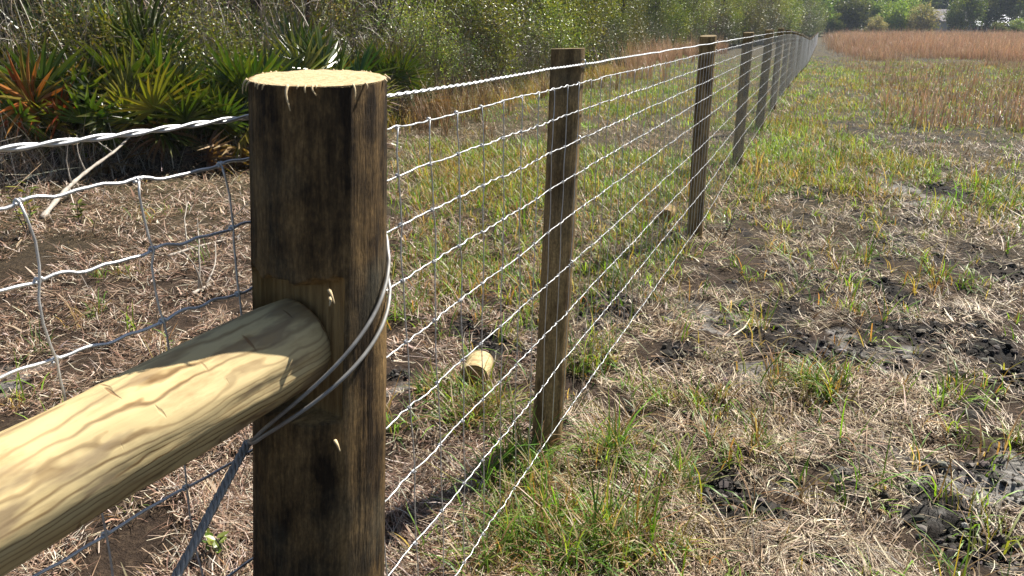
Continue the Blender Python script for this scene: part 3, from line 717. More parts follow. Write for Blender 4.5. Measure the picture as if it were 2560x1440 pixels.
# ------------------------------------------------------------------ litter and grass
def polar(n, d0, d1, a=44):
    u = R.random(n); d = d0*(d1/d0)**u; th = np.radians(R.uniform(-a, a, n)); return np.sin(th)*d, np.cos(th)*d
def fenceside(x, y): return x-(.4*y-.76)              # > 0 on the camera's side of the fence
def edge_x(y):
    """x of the wood's edge at depth y"""
    E = np.array([(-6.2, 4.0), (-5.0, 7.1), (-4.3, 8.1), (-3.3, 9.4), (-2.2, 12.4), (.2, 17.5), (8, 49), (25, 80), (45.5, 120), (59, 150), (150, 250)])
    return np.interp(y, E[:, 1], E[:, 0])
def make_litter():
    n = 380000; x, y = polar(n, .9, 12); r = np.hypot(x, y)
    dk = field(DARK, x, y, 3); gr = field(GREY, x, y, 4); gn = field(GREEN, x, y, 6, .75, 5.0)
    dens = (1-.95*dk)*(1-.8*gr)*sstep(.30, .58, fbm(x*4.5, y*4.5, 21))*1.15*(1-.3*gn)
    keep = (R.random(n) < dens) & (x > edge_x(y)-1.5)
    x, y, r = x[keep], y[keep], r[keep]; n = len(x)
    left = (fenceside(x, y) < 0) & (y < 7) & (x < .2)
    z = ground_h(x, y)+R.uniform(-.006, .008, n)+.040*R.random(n)*sstep(.3, .65, vnoise(x*7, y*7, 23))
    pal_r = [(.34, .25, .16), (.52, .42, .29), (.20, .13, .075), (.64, .55, .41), (.10, .06, .035), (.42, .33, .21), (.07, .05, .03), (.14, .09, .055)]
    pal_l = [(.22, .135, .09), (.40, .29, .21), (.11, .07, .045), (.60, .51, .41), (.28, .18, .12), (.07, .045, .03)]
    c = np.where(left[:, None], pick(pal_l, n), pick(pal_r, n))
    big = fbm(x*1.7, y*1.7, 22); c *= (.65+.7*big)[:, None]
    flow = fbm(x*1.6, y*1.6, 24, 3)*13; az = np.where(R.random(n) < .62, flow+R.normal(0, .45, n)+math.pi*(R.random(n) < .5), R.uniform(0, 2*math.pi, n))
    L = R.gamma(2.5, .018, n)*(1+.04*r)+.010; w_ = R.uniform(.001, .0025, n)*(1+.12*r); wide = R.random(n) < .04; w_ = np.where(wide, w_*2.6, w_)
    lean = R.normal(1.36, .25, n); up = R.random(n) < .09; lean = np.where(up, R.uniform(.6, 1.3, n), lean)
    far_ = np.where(left, 1+.10*r, 1.0); w_ = w_*far_; L = L*(1+.3*(far_-1))*np.where(left, .8, 1)
    v, f, cc = blades(np.stack([x, y, z], 1), az, L, w_, lean, R.normal(.18, .25, n), c, 2, roll=R.normal(0, .5, n), tip=.45, twist=.5, curl=R.normal(0, .6, n))
    lm = MB().add(v, f, cc)
    # coarser litter further off
    n = 42000; x, y = polar(n, 6.5, 26); keep = (x > edge_x(y)-1.0) & (R.random(n) < .35+.65*sstep(.4, .6, fbm(x*1.5, y*1.5, 27))) & (R.random(n) > .9*field(DARK, x, y, 3)); x, y = x[keep], y[keep]; n = len(x); r = np.hypot(x, y)
    left = (fenceside(x, y) < 0) & (x/y < -.1); c = np.where(left[:, None], pick(pal_l, n), pick(pal_r, n)*np.array([.75, .62, .48]))
    v, f, cc = blades(np.stack([x, y, ground_h(x, y)+R.uniform(0, .03, n)], 1), R.uniform(0, 6.28, n), R.gamma(3, .035, n), R.uniform(.003, .006, n)*(1+.05*r), R.normal(1.3, .3, n), R.normal(.2, .3, n), c, 2, tip=.4, twist=.5, curl=R.normal(0, .6, n)); lm.add(v, f, cc)
    tag(lm.build("straw_litter", M['straw']), "dry straw and pine needles strewn over the trampled ground", "straw", kind='stuff')
make_litter()
GP = [(.10, .21, .02), (.15, .28, .03), (.06, .13, .02), (.21, .31, .05), (.12, .21, .045)]
YP = [(.23, .23, .04), (.18, .21, .035), (.28, .24, .07), (.27, .20, .09), (.14, .19, .03), (.22, .15, .06)]
DP = [(.34, .25, .14), (.42, .33, .2), (.26, .17, .09), (.3, .17, .08)]
def tufts(x, y, per, spread):
    n = len(x); k = np.repeat(np.arange(n), per); s = spread[k]
    return x[k]+R.normal(0, 1, len(k))*s, y[k]+R.normal(0, 1, len(k))*s, k
def make_grass():
    mb = MB()
    # near: tufts where the photograph shows green
    n = 42000; x, y = polar(n, .9, 9); gn = field(GREEN, x, y, 6, .75, 5.0); dk = field(DARK, x, y, 3)
    bgd = .065*sstep(.5, .62, fbm(x*2.3, y*2.3, 61))*sstep(2.2, 4, np.hypot(x, y))+.02
    bgd = bgd*np.where(fenceside(x, y) < 0, .12+.88*sstep(-.25, -.05, x/y), 1)
    strip = np.clip(-fenceside(x, y)/.3, 0, 1)*sstep(3.2, 4.5, y)*.55*sstep(-.2, -.08, x/y)
    strip = strip*(x > edge_x(y)+.3)
    keep = R.random(n) < np.maximum(np.maximum(gn*.62*sstep(.3, .62, fbm(x*6, y*6, 62)), bgd), strip*.5)*(1-.5*dk)
    x, y = x[keep], y[keep]; r = np.hypot(x, y); bx, by, k = tufts(x, y, 8, .012+.014*R.random(len(x))); m = len(bx); rk = r[k]
    tl = R.gamma(4, .031, len(x))+.035; tc = pick(GP, len(x), .2); yl = R.random(len(x)) < .3; tc = np.where(yl[:, None], pick(YP, len(x), .2), tc)
    L = tl[k]*R.uniform(.5, 1.2, m); c = tc[k]*(1+R.normal(0, .15, (m, 1))); dead = R.random(m) < .32; c = np.where(dead[:, None], pick(DP, m), np.clip(c, .01, 1))
    z = ground_h(bx, by)-.005
    v, f, cc = blades(np.stack([bx, by, z], 1), R.uniform(0, 6.28, m), L, R.uniform(.0025, .006, m)*(1+.07*rk), np.abs(R.normal(.5, .4, m)), R.gamma(3, .45, m), c, 4, tip=.08, twist=.25, curl=R.normal(0, .35, m))
    mb.add(v, f, cc)
    # meadow on both sides out to forty metres
    n = 60000; x, y = polar(n, 4.2, 60); ex = edge_x(y); fs = fenceside(x, y); r = np.hypot(x, y)
    big = fbm(x*.55, y*.55, 71); mid = fbm(x*1.8, y*1.8, 72)
    dens = sstep(.45, .60, .45*big+.55*mid)*sstep(4.5, 8.5, r+1.5*(fs < 0))
    dk = field(DARK, x, y, 3); gr = field(GREY, x, y, 4); dens = dens*(1-.85*dk)*(1-.8*gr)*np.where(fs < 0, sstep(-.22, -.06, x/y+.0*r), 1)
    lk = np.where(fs < 0, sstep(-.25, -.08, x/y), 1)
    dens = dens*(1-.5*(fs > 0)*(1-sstep(6, 9, r)))
    keep = (R.random(n) < np.maximum(.03+.97*dens, .36*sstep(10, 16, r))*lk) & (R.random(n) > .9*np.maximum(dk, gr)) & (x > ex-.5) & ((r > 7.5) | (R.random(n) < dens)); x, y, r, big, fs = x[keep], y[keep], r[keep], big[keep], fs[keep]
    bx, by, k = tufts(x, y, 9, .035+.004*r); m = len(bx); rk = r[k]
    gy = fbm(x*.9+5, y*.9, 73); yl = R.random(len(x)) < np.clip(.25+1.6*(gy-.4), .12, .95)
    tc = np.where(yl[:, None], pick(YP, len(x), .28), pick(GP, len(x), .28)*1.15); tc = np.where((R.random(len(x)) < .16)[:, None], pick(DP, len(x)), tc)
    L = (R.gamma(5, .03, len(x))+.05)[k]*R.uniform(.5, 1.2, m)*(.7+.4*big[k])*np.where(fs[k] < 0, .68, .78); c = np.clip(tc[k]*(1+R.normal(0, .15, (m, 1))), .01, 1)
    z = ground_h(bx, by)-.005
    v, f, cc = blades(np.stack([bx, by, z], 1), R.uniform(0, 6.28, m), L, R.uniform(.003, .0055, m)*(1+.045*rk), np.abs(R.normal(.45, .35, m)), R.gamma(3, .38, m), c, 3, tip=.1, twist=.2, curl=R.normal(0, .35, m))
    mb.add(v, f, cc)
    tag(mb.build("grass", M['grass']), "green and yellow tufts of grass growing through the straw", "grass", kind='stuff')
make_grass()
BR = [(.54, .34, .23), (.48, .29, .18), (.60, .43, .31), (.40, .24, .15), (.57, .41, .29), (.46, .34, .2)]
def make_broom():
    mb = MB()
    n = 90000; u = R.random(n); d = 13*(170/13)**u; th = np.radians(R.uniform(18, 44, n)); x = np.sin(th)*d; y = np.cos(th)*d
    fs = fenceside(x, y); bigs = fbm(x*.25, y*.25, 81)
    start = np.maximum(30, 54-1.3*fs)+42*(bigs-.5)+26*(vnoise(x*.45, y*.45, 85)-.5)+4
    ramp_ = sstep(-6, 26, y-start); dens = ramp_**.9*sstep(.8, 3.2, fs+1.5*(fbm(x*.5, y*.5, 82)-.5)-3.5*(1-sstep(28, 70, y)))
    keep = R.random(n) < np.maximum(dens, .03*(fs > 2)); x, y, d = x[keep], y[keep], d[keep]; ramp_ = ramp_[keep]
    bx, by, k = tufts(x, y, 6, .05+.003*d); m = len(bx); dk = d[k]
    L = R.gamma(9, .09, m)*(.8+.4*fbm(bx*.3, by*.3, 83))*(.35+.65*ramp_[k]); c = pick(BR, m, .2)*(.75+.5*fbm(bx*.2, by*.2, 84))[:, None]; green = R.random(m) < .08*(1-sstep(40, 60, dk)); c = np.where(green[:, None], pick(YP, m), c)
    z = ground_h(bx, by)-.01
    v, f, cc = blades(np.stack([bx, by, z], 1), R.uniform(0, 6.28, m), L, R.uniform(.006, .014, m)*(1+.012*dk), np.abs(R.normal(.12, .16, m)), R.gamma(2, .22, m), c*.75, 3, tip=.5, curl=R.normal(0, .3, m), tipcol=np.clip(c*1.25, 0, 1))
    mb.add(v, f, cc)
    # stray tufts in front of the wood
    tx, ty = [], []
    for px, py, nn in ((1520,150,46),(1590,165,50),(1640,150,64),(1690,140,60),(1740,130,44),(1560,200,14),(1800,115,30),(1180,215,8),(1250,190,6),(1120,330,10),(1060,300,14),(1000,310,10),(1150,265,16),(1220,245,16),(1090,275,12),(1290,235,14),(1340,220,12),(1850,105,20),(1500,225,6)):
        gx, gy = G(px, py); tx += list(R.normal(gx, .25+.015*gy, nn)); ty += list(R.normal(gy, .4+.03*gy, nn))
    x = np.array(tx); y = np.array(ty); keep = x > edge_x(y)-.4; x, y = x[keep], y[keep]; bx, by, k = tufts(x, y, 26, np.full(len(x), .05)); m = len(bx)
    L = R.gamma(14, .045, m)*np.where(by > 20, 1.7, .8); c = np.where((by > 20)[:, None], pick(BR, m, .2), pick(DP, m, .25)*.8); z = ground_h(bx, by)
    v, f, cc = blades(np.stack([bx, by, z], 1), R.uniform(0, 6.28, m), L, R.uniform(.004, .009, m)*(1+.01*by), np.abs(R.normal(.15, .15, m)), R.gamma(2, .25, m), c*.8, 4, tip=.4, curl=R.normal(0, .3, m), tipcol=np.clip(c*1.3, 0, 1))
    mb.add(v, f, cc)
    tag(mb.build("broomsedge_grass", M['straw']), "tall rust coloured dry grass filling the field", "grass", kind='stuff')
make_broom()

# ------------------------------------------------------------------ the wood: palmettos, shrubs, trees
def leaf_cloud(mb, cen, sig, per, llen, lwid, pal, out=None, fold=.25):
    """leaves (folded diamonds) around cluster centres"""
    n = len(cen)*per; k = np.repeat(np.arange(len(cen)), per)
    p = cen[k]+R.normal(0, 1, (n, 3))*np.asarray(sig)[None]
    d = R.normal(0, 1, (n, 3)); d[:, 2] = d[:, 2]*.7+.25
    if out is not None: d += (p-out)*.8/(np.linalg.norm(p-out, axis=1)[:, None]+.01)
    d /= np.linalg.norm(d, axis=1)[:, None]; s = np.cross(d, R.normal(0, 1, (n, 3))); s /= np.linalg.norm(s, axis=1)[:, None]; u = np.cross(s, d)
    L = llen*R.uniform(.6, 1.35, n)[:, None]; W = lwid*R.uniform(.7, 1.3, n)[:, None]
    V = np.stack([p, p+d*L*.5+s*W*.5+u*W*fold, p+d*L, p+d*L*.5-s*W*.5+u*W*fold], 1)
    i = (np.arange(n)*4)[:, None]; f = np.concatenate([i+np.array([0, 1, 2]), i+np.array([0, 2, 3])])
    cc = pick(pal, len(cen), .22)[k]*(1+R.normal(0, .18, (n, 1)))
    mb.add(V.reshape(-1, 3), f, np.repeat(np.clip(cc, .005, .9), 4, 0))
def ell(n, c, r, inner=.35):
    d = R.normal(0, 1, (n, 3)); d /= np.linalg.norm(d, axis=1)[:, None]; q = (inner+(1-inner)*R.random(n)**.6)[:, None]
    return np.asarray(c)+d*q*np.asarray(r)
def limb(mb, a, b, r0, r1, n=6, wob=.12):
    a = np.asarray(a, float); b = np.asarray(b, float); L = np.linalg.norm(b-a)
    t = np.linspace(0, 1, n)[:, None]; p = a+(b-a)*t+np.sin(math.pi*t)*R.normal(0, wob*L*.5, 3)+R.normal(0, wob*L*.05, (n, 3))*np.sin(math.pi*t)
    p[:, 2] += .08*L*np.sin(math.pi*t[:, 0]); v, f = tube(p, np.linspace(r0, r1, n), 6, ref=(.3, .8, .2)); mb.add(v, f, (.5, .5, .5)); return p
LG = [(.07, .105, .024), (.11, .15, .033), (.045, .075, .02), (.15, .19, .045), (.075, .09, .045), (.12, .11, .05), (.035, .055, .018)]
LY = [(.20, .26, .035), (.26, .30, .05), (.15, .21, .035), (.30, .30, .07), (.11, .17, .035)]
def shrub_proto(h, r, nclus, per, llen, lwid, pal, bare=0):
    root = empty("shrub"); st = MB()
    c = ell(nclus, (0, 0, h*.55), (r, r, h*.5), .3); c[:, 2] = np.maximum(c[:, 2], .15)
    for q in range(9):
        a = R.uniform(0, 6.28); e = c[R.integers(0, nclus)]; p = limb(st, (math.cos(a)*.12, math.sin(a)*.12, -.05), e, .018*h/2, .005)
        for b_ in range(4): limb(st, p[R.integers(2, 6)], c[R.integers(0, nclus)]*.5+e*.5, .006, .002, 5)
    for q in range(bare):
        a = R.uniform(0, 6.28); p = limb(st, (math.cos(a)*.2, math.sin(a)*.2, 0), (math.cos(a)*r*R.uniform(.4, 1.1), math.sin(a)*r*R.uniform(.4, 1.1), h*R.uniform(.4, 1.1)), .007, .002, 7)
        for b_ in range(3): limb(st, p[R.integers(2, 6)], p[-1]+R.normal(0, .25, 3), .003, .0012, 4)
    st.build("stem", M['stem'], root)
    lf = MB(); leaf_cloud(lf, c, (.10*r+.02, .10*r+.02, .05*h+.02), per, llen, lwid, pal); lf.build("foliage", M['leaf'], root, smooth=False)
    return root
def tree_proto(name, h, trunk_r, base_h_, cr, nclus, per, llen, lwid, pal, m='farleaf', squash=1.0, lean=0.0):
    root = empty(name); tk = MB(); cz = base_h_+(h-base_h_)*.5
    c = ell(nclus, (lean, 0, cz), (cr, cr, (h-base_h_)*.55*squash), .35)
    lump = ell(7, (lean, 0, cz), (cr*.75, cr*.75, (h-base_h_)*.4), .6); k = R.integers(0, 7, nclus); c = np.where((R.random(nclus) < .65)[:, None], lump[k]+R.normal(0, cr*.22, (nclus, 3)), c)
    tp_ = np.array([[0, 0, -.3], [0, 0, 0], [lean*.15+.02*h*R.normal(), .01*h*R.normal(), h*.3], [lean*.5, .015*h*R.normal(), h*.55], [lean, 0, h*.85]])
    p = smoothpath(tp_, 5); v, f = tube(p, np.linspace(trunk_r*1.15, trunk_r*.25, len(p)), 10, ref=(.2, 1, 0)); tk.add(v, f, (.5, .5, .5))
    for q in range(12):
        a = p[R.integers(len(p)//3, len(p)-2)]; limb(tk, a, c[R.integers(0, nclus)], trunk_r*.35, trunk_r*.06, 7)
    tk.build("trunk", M['bark'], root)
    lf = MB(); s_ = .12*cr+.06; leaf_cloud(lf, c, (s_, s_, s_*.8), per, llen, lwid, pal, out=np.array([lean, 0, cz-.3*h])); lf.build("crown", M[m], root, smooth=False)
    return root

def frond_mesh(name, nl=20, fan=math.radians(115), L=.48, pet=.55, pal=((.055, .10, .014), (.085, .13, .018), (.04, .08, .014)), droop=.15, dead=False):
    """fan leaf: petiole along +X rising, leaflets radiating from its end"""
    mb = MB(); pts = np.array([[0, 0, 0], [pet*.4, 0, pet*.05], [pet*.75, 0, pet*.03], [pet, 0, -.0]])
    v, f = tube(smoothpath(pts, 3), np.linspace(.008, .005, 10), 5); mb.add(v, f, (.07, .09, .025) if not dead else (.25, .15, .07))
    hub = np.array([pet, 0, 0])
    for q in range(nl):
        a = -fan+2*fan*q/(nl-1)+R.normal(0, .03); ll = L*(1-.25*abs(a)/fan)*R.uniform(.88, 1.08)
        up = .22*math.cos(a)+R.normal(0, .06); d = np.array([math.cos(a), math.sin(a), up]); s = np.array([-math.sin(a), math.cos(a), 0])
        t = np.array([0, .3, .65, 1.0]); wd = np.array([.005, .017, .013, .001])*1.15
        ctr = hub+d*ll*t[:, None]; ctr[:, 2] -= droop*ll*t**2.2*(1 if not dead else 2.5)
        fold = np.array([.004, .008, .005, 0])[:, None]*np.array([0, 0, 1.])
        V = np.stack([ctr-s*wd[:, None]+fold, ctr-fold*.4, ctr+s*wd[:, None]+fold], 1).reshape(-1, 3)
        F_ = []
        for i in range(3):
            b = i*3; F_ += [[b, b+1, b+4, b+3], [b+1, b+2, b+5, b+4]]
        c0 = pick(pal, 1, .15)[0]; cc = np.tile(c0, (12, 1)); cc[9:] = cc[9:]*.6+np.array([.2, .15, .06])*.4
        mb.add(V, np.array(F_), np.clip(cc, .004, 1))
    me = mb.mesh(name, smooth=False); me.materials.append(M['frond']); return me
FR = [frond_mesh("frond") for _ in range(3)]
FRY = frond_mesh("frond", pal=((.16, .17, .025), (.2, .18, .03)))
FRO = frond_mesh("frond", pal=((.42, .13, .03), (.35, .16, .04), (.2, .16, .03)), nl=16)
FRD = frond_mesh("frond", pal=((.2, .13, .075), (.26, .18, .11)), dead=True)
def palmetto(x, y, n, size, label, special=None, group="saw palmettos along the edge of the wood"):
    root = empty("saw_palmetto", (x, y, float(base_h(x, y))), label, "palmetto", group)
    st = MB(); v, f = tube([(0, 0, -.1), (0, .0, .08), (.03, .02, .22*size)], [.07, .08, .05], 8, ref=(1, .2, 0)); st.add(v, f, (.4, .4, .4)); st.build("stem", M['bark'], root)
    for q in range(n):
        me = FR[R.integers(0, 3)]; u = R.random()
        el = math.radians(R.uniform(18, 82)); az = R.uniform(0, 6.28)
        if u < .16: me = FRY
        elif u < .28: me = FRD; el = math.radians(R.uniform(-10, 25))
        if special and q < special[1]: me = special[0]; az = R.uniform(-2.2, -.3); el = math.radians(R.uniform(42, 68))
        o = link("frond", me, root); sc = size*R.uniform(.8, 1.2)
        # keep the fan's face turned up and outwards; tilt by elevation
        Mx = Matrix.Rotation(az, 4, 'Z') @ Matrix.Rotation(-el, 4, 'Y') @ Matrix.Rotation(R.normal(0, .5), 4, 'X')
        o.matrix_local = Matrix.Translation((0, 0, .15*size)) @ Mx @ Matrix.Diagonal((sc, sc, sc, 1))
    return root
spots = [(70,330,0),(210,320,0),(330,345,0),(450,370,0),(560,360,0),(640,330,0),(760,290,0),(870,270,0),(960,255,0),(1060,240,0),(1010,200,0),(700,240,1),(540,260,1),(380,250,1),(230,230,1),(90,210,1),
         (-80,300,0),(-30,300,0),(20,300,0),(130,300,0),(820,215,1),(920,195,1),(620,210,2),(440,190,2),(160,170,2),(300,160,2),(-120,220,1),(20,250,1),(660,150,2),(900,150,2)]
for i, (px, py, rw) in enumerate(spots):
    gx, gy = G(px, (410 if px < 700 else 410-.33*(px-700)) )
    off = (rw*.75+R.uniform(0, .5))*1.1; x = gx-off*.85-.15; y = gy+off*.55-.25
    lab = "dark green saw palmetto with fan fronds at the foot of the wood"; sp = None; grp = "saw palmettos along the edge of the wood"
    if i == 3: lab = "saw palmetto with yellow green fronds above the twisted wire beside the orange one"; sp = (FRY, 4)
    if i == 9: lab = "rightmost low saw palmetto where the palmettos give way to leafy shrubs"
    palmetto(x, y, 15 if rw < 2 else 12, R.uniform(.9, 1.15)*(1.0, 1.3, 1.5)[rw]*(1.1 if px > 700 else 1.0), lab, sp, grp)

ox, oy = G(135, 440); palmetto(ox, oy, 11, 1.15, "saw palmetto with a few orange dying fronds among the green ones", (FRO, 5), "saw palmettos along the edge of the wood")

protos = [shrub_proto(2.2, .9, 200, 22, .06, .026, LG, 14), shrub_proto(3.0, 1.2, 260, 22, .068, .03, LG, 10), shrub_proto(2.6, 1.0, 230, 22, .07, .032, LY, 8),
          shrub_proto(1.5, .7, 150, 24, .045, .018, LG, 22), shrub_proto(2.8, 1.1, 120, 14, .05, .02, [(.12, .09, .05), (.08, .07, .03), (.2, .12, .06)], 40)]
trees = [tree_proto("tree", 6.5, .11, 1.2, 1.9, 420, 26, .10, .05, LG, 'leaf'), tree_proto("tree", 8, .14, 1.6, 2.2, 480, 26, .11, .055, LY, 'leaf'), tree_proto("tree", 9, .16, 1.0, 2.0, 480, 26, .11, .05, LG, 'leaf')]
ps_l = [("dark green leafy shrub with small glossy leaves at the edge of the wood", "dark shrubs at the edge of the wood")]*2+[("yellow green leafy shrub standing in the edge of the wood", "yellow green shrubs of the wood edge"),
        ("low wiry shrub with small dark leaves along the wood edge", "low shrubs of the wood edge"), ("half bare brownish shrub full of grey twigs in the wood", "half bare shrubs of the wood")]
tr_l = [("small dark leaved tree standing inside the wood behind the shrubs", "small dark trees of the wood"), ("bright green leafy tree rising from the wood behind the shrubs", "bright trees of the wood"), ("tall narrow dark tree in the wood behind the shrubs", "tall dark trees of the wood")]
used = {}
def put(proto, x, y, s, lab, grp, cat):
    k = proto.name; o = proto if k not in used else copy_tree(proto); used[k] = 1
    o.location = (x, y, float(base_h(x, y))); o.rotation_euler = (0, 0, R.uniform(0, 6.28)); o.scale = (s*R.uniform(.9, 1.1), s*R.uniform(.9, 1.1), s*R.uniform(.9, 1.1)); tag(o, lab, cat, grp); return o
def along(d):  # a point on the wood's edge at depth d, and the direction into the wood
    a = np.array([float(edge_x(d)), d]); b = np.array([float(edge_x(d*1.05+.2)), d*1.05+.2]); t = b-a; t /= np.linalg.norm(t); return a, np.array([-t[1], t[0]]), t
d = 5.0
while d < 140:
    a, n_, t_ = along(d); step = 1.15+.022*d
    for row, (off, kinds, sc) in enumerate(((.35, 'f', .75), (1.6, 's', 1.0), (3.3, 's', 1.15), (5.5, 't', .75), (8.5, 't', 1.0), (12.5, 't', 1.3))):
        if d < 13.5 and row == 0: continue
        if row >= 3 and R.random() < .35: continue
        if d > 45 and row >= 2 and row < 4 and R.random() < .4: continue
        p = a+n_*(off*(1+.004*d)+R.uniform(-.5, .5)*(1+row*.3))+t_*R.uniform(-.6, .6)*step
        if d < 13.5 and row == 1: p = p+n_*1.0
        if kinds == 'f': k = R.choice([3, 3, 0, 2, 4]); put(protos[k], p[0], p[1], .6+.012*d+.25*R.random(), ps_l[k][0], ps_l[k][1], "shrub")
        elif kinds == 's' and d > 21 and R.random() < .6: k = R.integers(0, 3); put(trees[k], p[0], p[1], .5+.3*R.random()+.004*d, tr_l[k][0], tr_l[k][1], "tree")
        elif kinds == 's': k = R.choice([0, 1, 2, 4, 1, 2] if p[1] > 15 else [0, 4, 1, 4, 0]); put(protos[k], p[0], p[1], sc*(.8+.35*R.random())*(1+.006*d), ps_l[k][0], ps_l[k][1], "shrub")
        else: k = R.integers(0, 3); put(trees[k], p[0], p[1], sc*(.85+.3*R.random()), tr_l[k][0], tr_l[k][1], "tree")
    d += step
# wiry shrubs that stand among the palmettos
for px, dd_, s_, k in ((150,8.3,.6,2),(290,8.6,.6,2),(370,8.9,.5,0),(520,9.3,.6,2),(640,10.2,.6,0),(450,9.0,.4,2),(240,8.2,.4,0),(20,11.6,1.1,0),(110,11.4,.9,3),(185,8.3,.6,4),(260,9.8,.9,0),(330,8.9,.6,4),(400,9.6,.95,3),(480,10.2,.8,4),(560,10.6,.9,0),(600,9.9,.6,4),(700,11.6,.9,3),(800,12.4,.8,4),(20,10.8,1.1,2),(180,11,1.1,1),(420,12,1.0,1),(760,13.5,1.0,2),(900,14.2,.9,0),(1000,14.8,.8,2),(985,12.0,.5,4),(1040,12.8,.55,3),(1100,13.9,.6,4),(1160,15.2,.6,0),(1215,16.2,.6,4),(1270,17.2,.65,3),(1010,12.6,.35,3),(1075,14.2,.7,2),(1140,14.6,.4,4)):
    X = (px-1280)/F*(dd_*math.cos(PITCH)+.4); put(protos[k], X, dd_, s_, ps_l[k][0], ps_l[k][1], "shrub")
# dark trunks that stand out
def trunk_tree(px, d, r, label, lean=.1):
    X = (px-1280)/F*(d*math.cos(PITCH)); o = tree_proto("pine_tree", 9.0, r, 4.5, 1.8, 160, 20, .14, .03, LG, 'farleaf', lean=lean); o.location = (X, d, float(base_h(X, d))); tag(o, label, "tree")
trunk_tree(352, 10.6, .10, "dark pine trunk rising behind the palmettos near the orange fronds")
trunk_tree(650, 11.8, .10, "dark pine trunk rising from the brush just above the thick post", -.1)
trunk_tree(1548, 41, .2, "dark trunk of a tree standing behind the rust coloured grass", .2)

def pole(px, d, r, lean):
    X = (px-1280)/F*(d*math.cos(PITCH)); o = tree_proto("sapling", 6.5, r, 3.2, 1.1, 90, 20, .10, .04, LG, 'leaf', lean=lean); o.location = (X, d, float(base_h(X, d))); tag(o, "thin grey trunked sapling standing among the shrubs of the wood", "sapling", "thin saplings of the wood")
for px, d_, r_, l_ in ((960, 14.5, .035, .3), (1085, 17, .04, -.2), (1160, 19, .045, .15), (1225, 20, .04, -.3), (1310, 23, .05, .2), (1395, 27, .05, -.2), (1480, 33, .07, .3), (440, 11.2, .03, .3), (230, 10.4, .03, -.3), (760, 12.6, .04, .2)): pole(px, d_, r_, l_)

# bare grey brush caught among the palmettos and shrubs
def make_brush():
    mb = MB(); n = 13000; dd = 5.5*(22/5.5)**R.random(n); off = R.gamma(1.6, .8, n)-.45
    x = edge_x(dd)-off*.85; y = dd+off*.5; z = base_h(x, y)+R.gamma(1.8, .42, n)*(off > .1)
    az = R.uniform(0, 6.28, n); L = R.gamma(4, .14, n); c = pick([(.42, .38, .32), (.55, .5, .43), (.25, .21, .17), (.34, .26, .19)], n)
    v, f, cc = blades(np.stack([x, y, z], 1), az, L, R.uniform(.003, .008, n), np.abs(R.normal(.7, .5, n)), R.normal(.5, .5, n), c, 5, tip=.3, twist=.8, curl=R.normal(0, 1.0, n)); mb.add(v, f, cc)
    n = 4200; dd = 5.5*(16/5.5)**R.random(n); off = R.uniform(-.35, .9, n); x = edge_x(dd)-off; y = dd+off*.4
    v, f, cc = blades(np.stack([x, y, base_h(x, y)+R.uniform(0, .3, n)], 1), R.uniform(0, 6.28, n), R.gamma(4, .11, n), R.uniform(.003, .009, n), R.normal(1.3, .35, n), R.normal(.2, .5, n), pick([(.5, .44, .36), (.62, .56, .48), (.3, .22, .15), (.4, .28, .17)], n), 4, tip=.3, twist=.8, curl=R.normal(0, .9, n)); mb.add(v, f, cc)
    tag(mb.build("undergrowth", M['twig']), "tangle of bare grey twigs among the palmettos", "undergrowth", kind='stuff')
    # tall dry grass along the edge, and dead fallen fronds at the foot
    mb = MB(); n = 2600; dd = 10.5*(34/10.5)**R.random(n); off = R.normal(0, .35, n); x = edge_x(dd)-off; y = dd+off*.5; bx, by, k = tufts(x, y, 6, np.full(n, .05)); m = len(bx)
    c = np.where((R.random(m) < .45)[:, None], pick(YP, m), pick(DP, m))
    v, f, cc = blades(np.stack([bx, by, base_h(bx, by)], 1), R.uniform(0, 6.28, m), R.gamma(6, .055, m), R.uniform(.004, .008, m), np.abs(R.normal(.3, .25, m)), R.gamma(3, .3, m), c, 4, tip=.1, curl=R.normal(0, .4, m)); mb.add(v, f, cc)
    tag(mb.build("edge_grass", M['grass']), "dry and green grass along the foot of the wood", "grass", kind='stuff')
make_brush()
# the wood's depth, one far mass of leaves and trunks
def make_woods():
    mb = MB(); n = 1500; dd = 4*(170/4)**R.random(n); off = 15+R.gamma(2, 4.0, n); x = edge_x(dd)-off*.85; y = dd+off*.5
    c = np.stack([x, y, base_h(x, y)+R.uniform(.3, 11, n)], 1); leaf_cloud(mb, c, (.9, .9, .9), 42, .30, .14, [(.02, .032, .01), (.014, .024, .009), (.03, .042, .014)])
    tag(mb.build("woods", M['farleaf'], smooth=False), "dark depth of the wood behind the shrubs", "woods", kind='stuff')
make_woods()

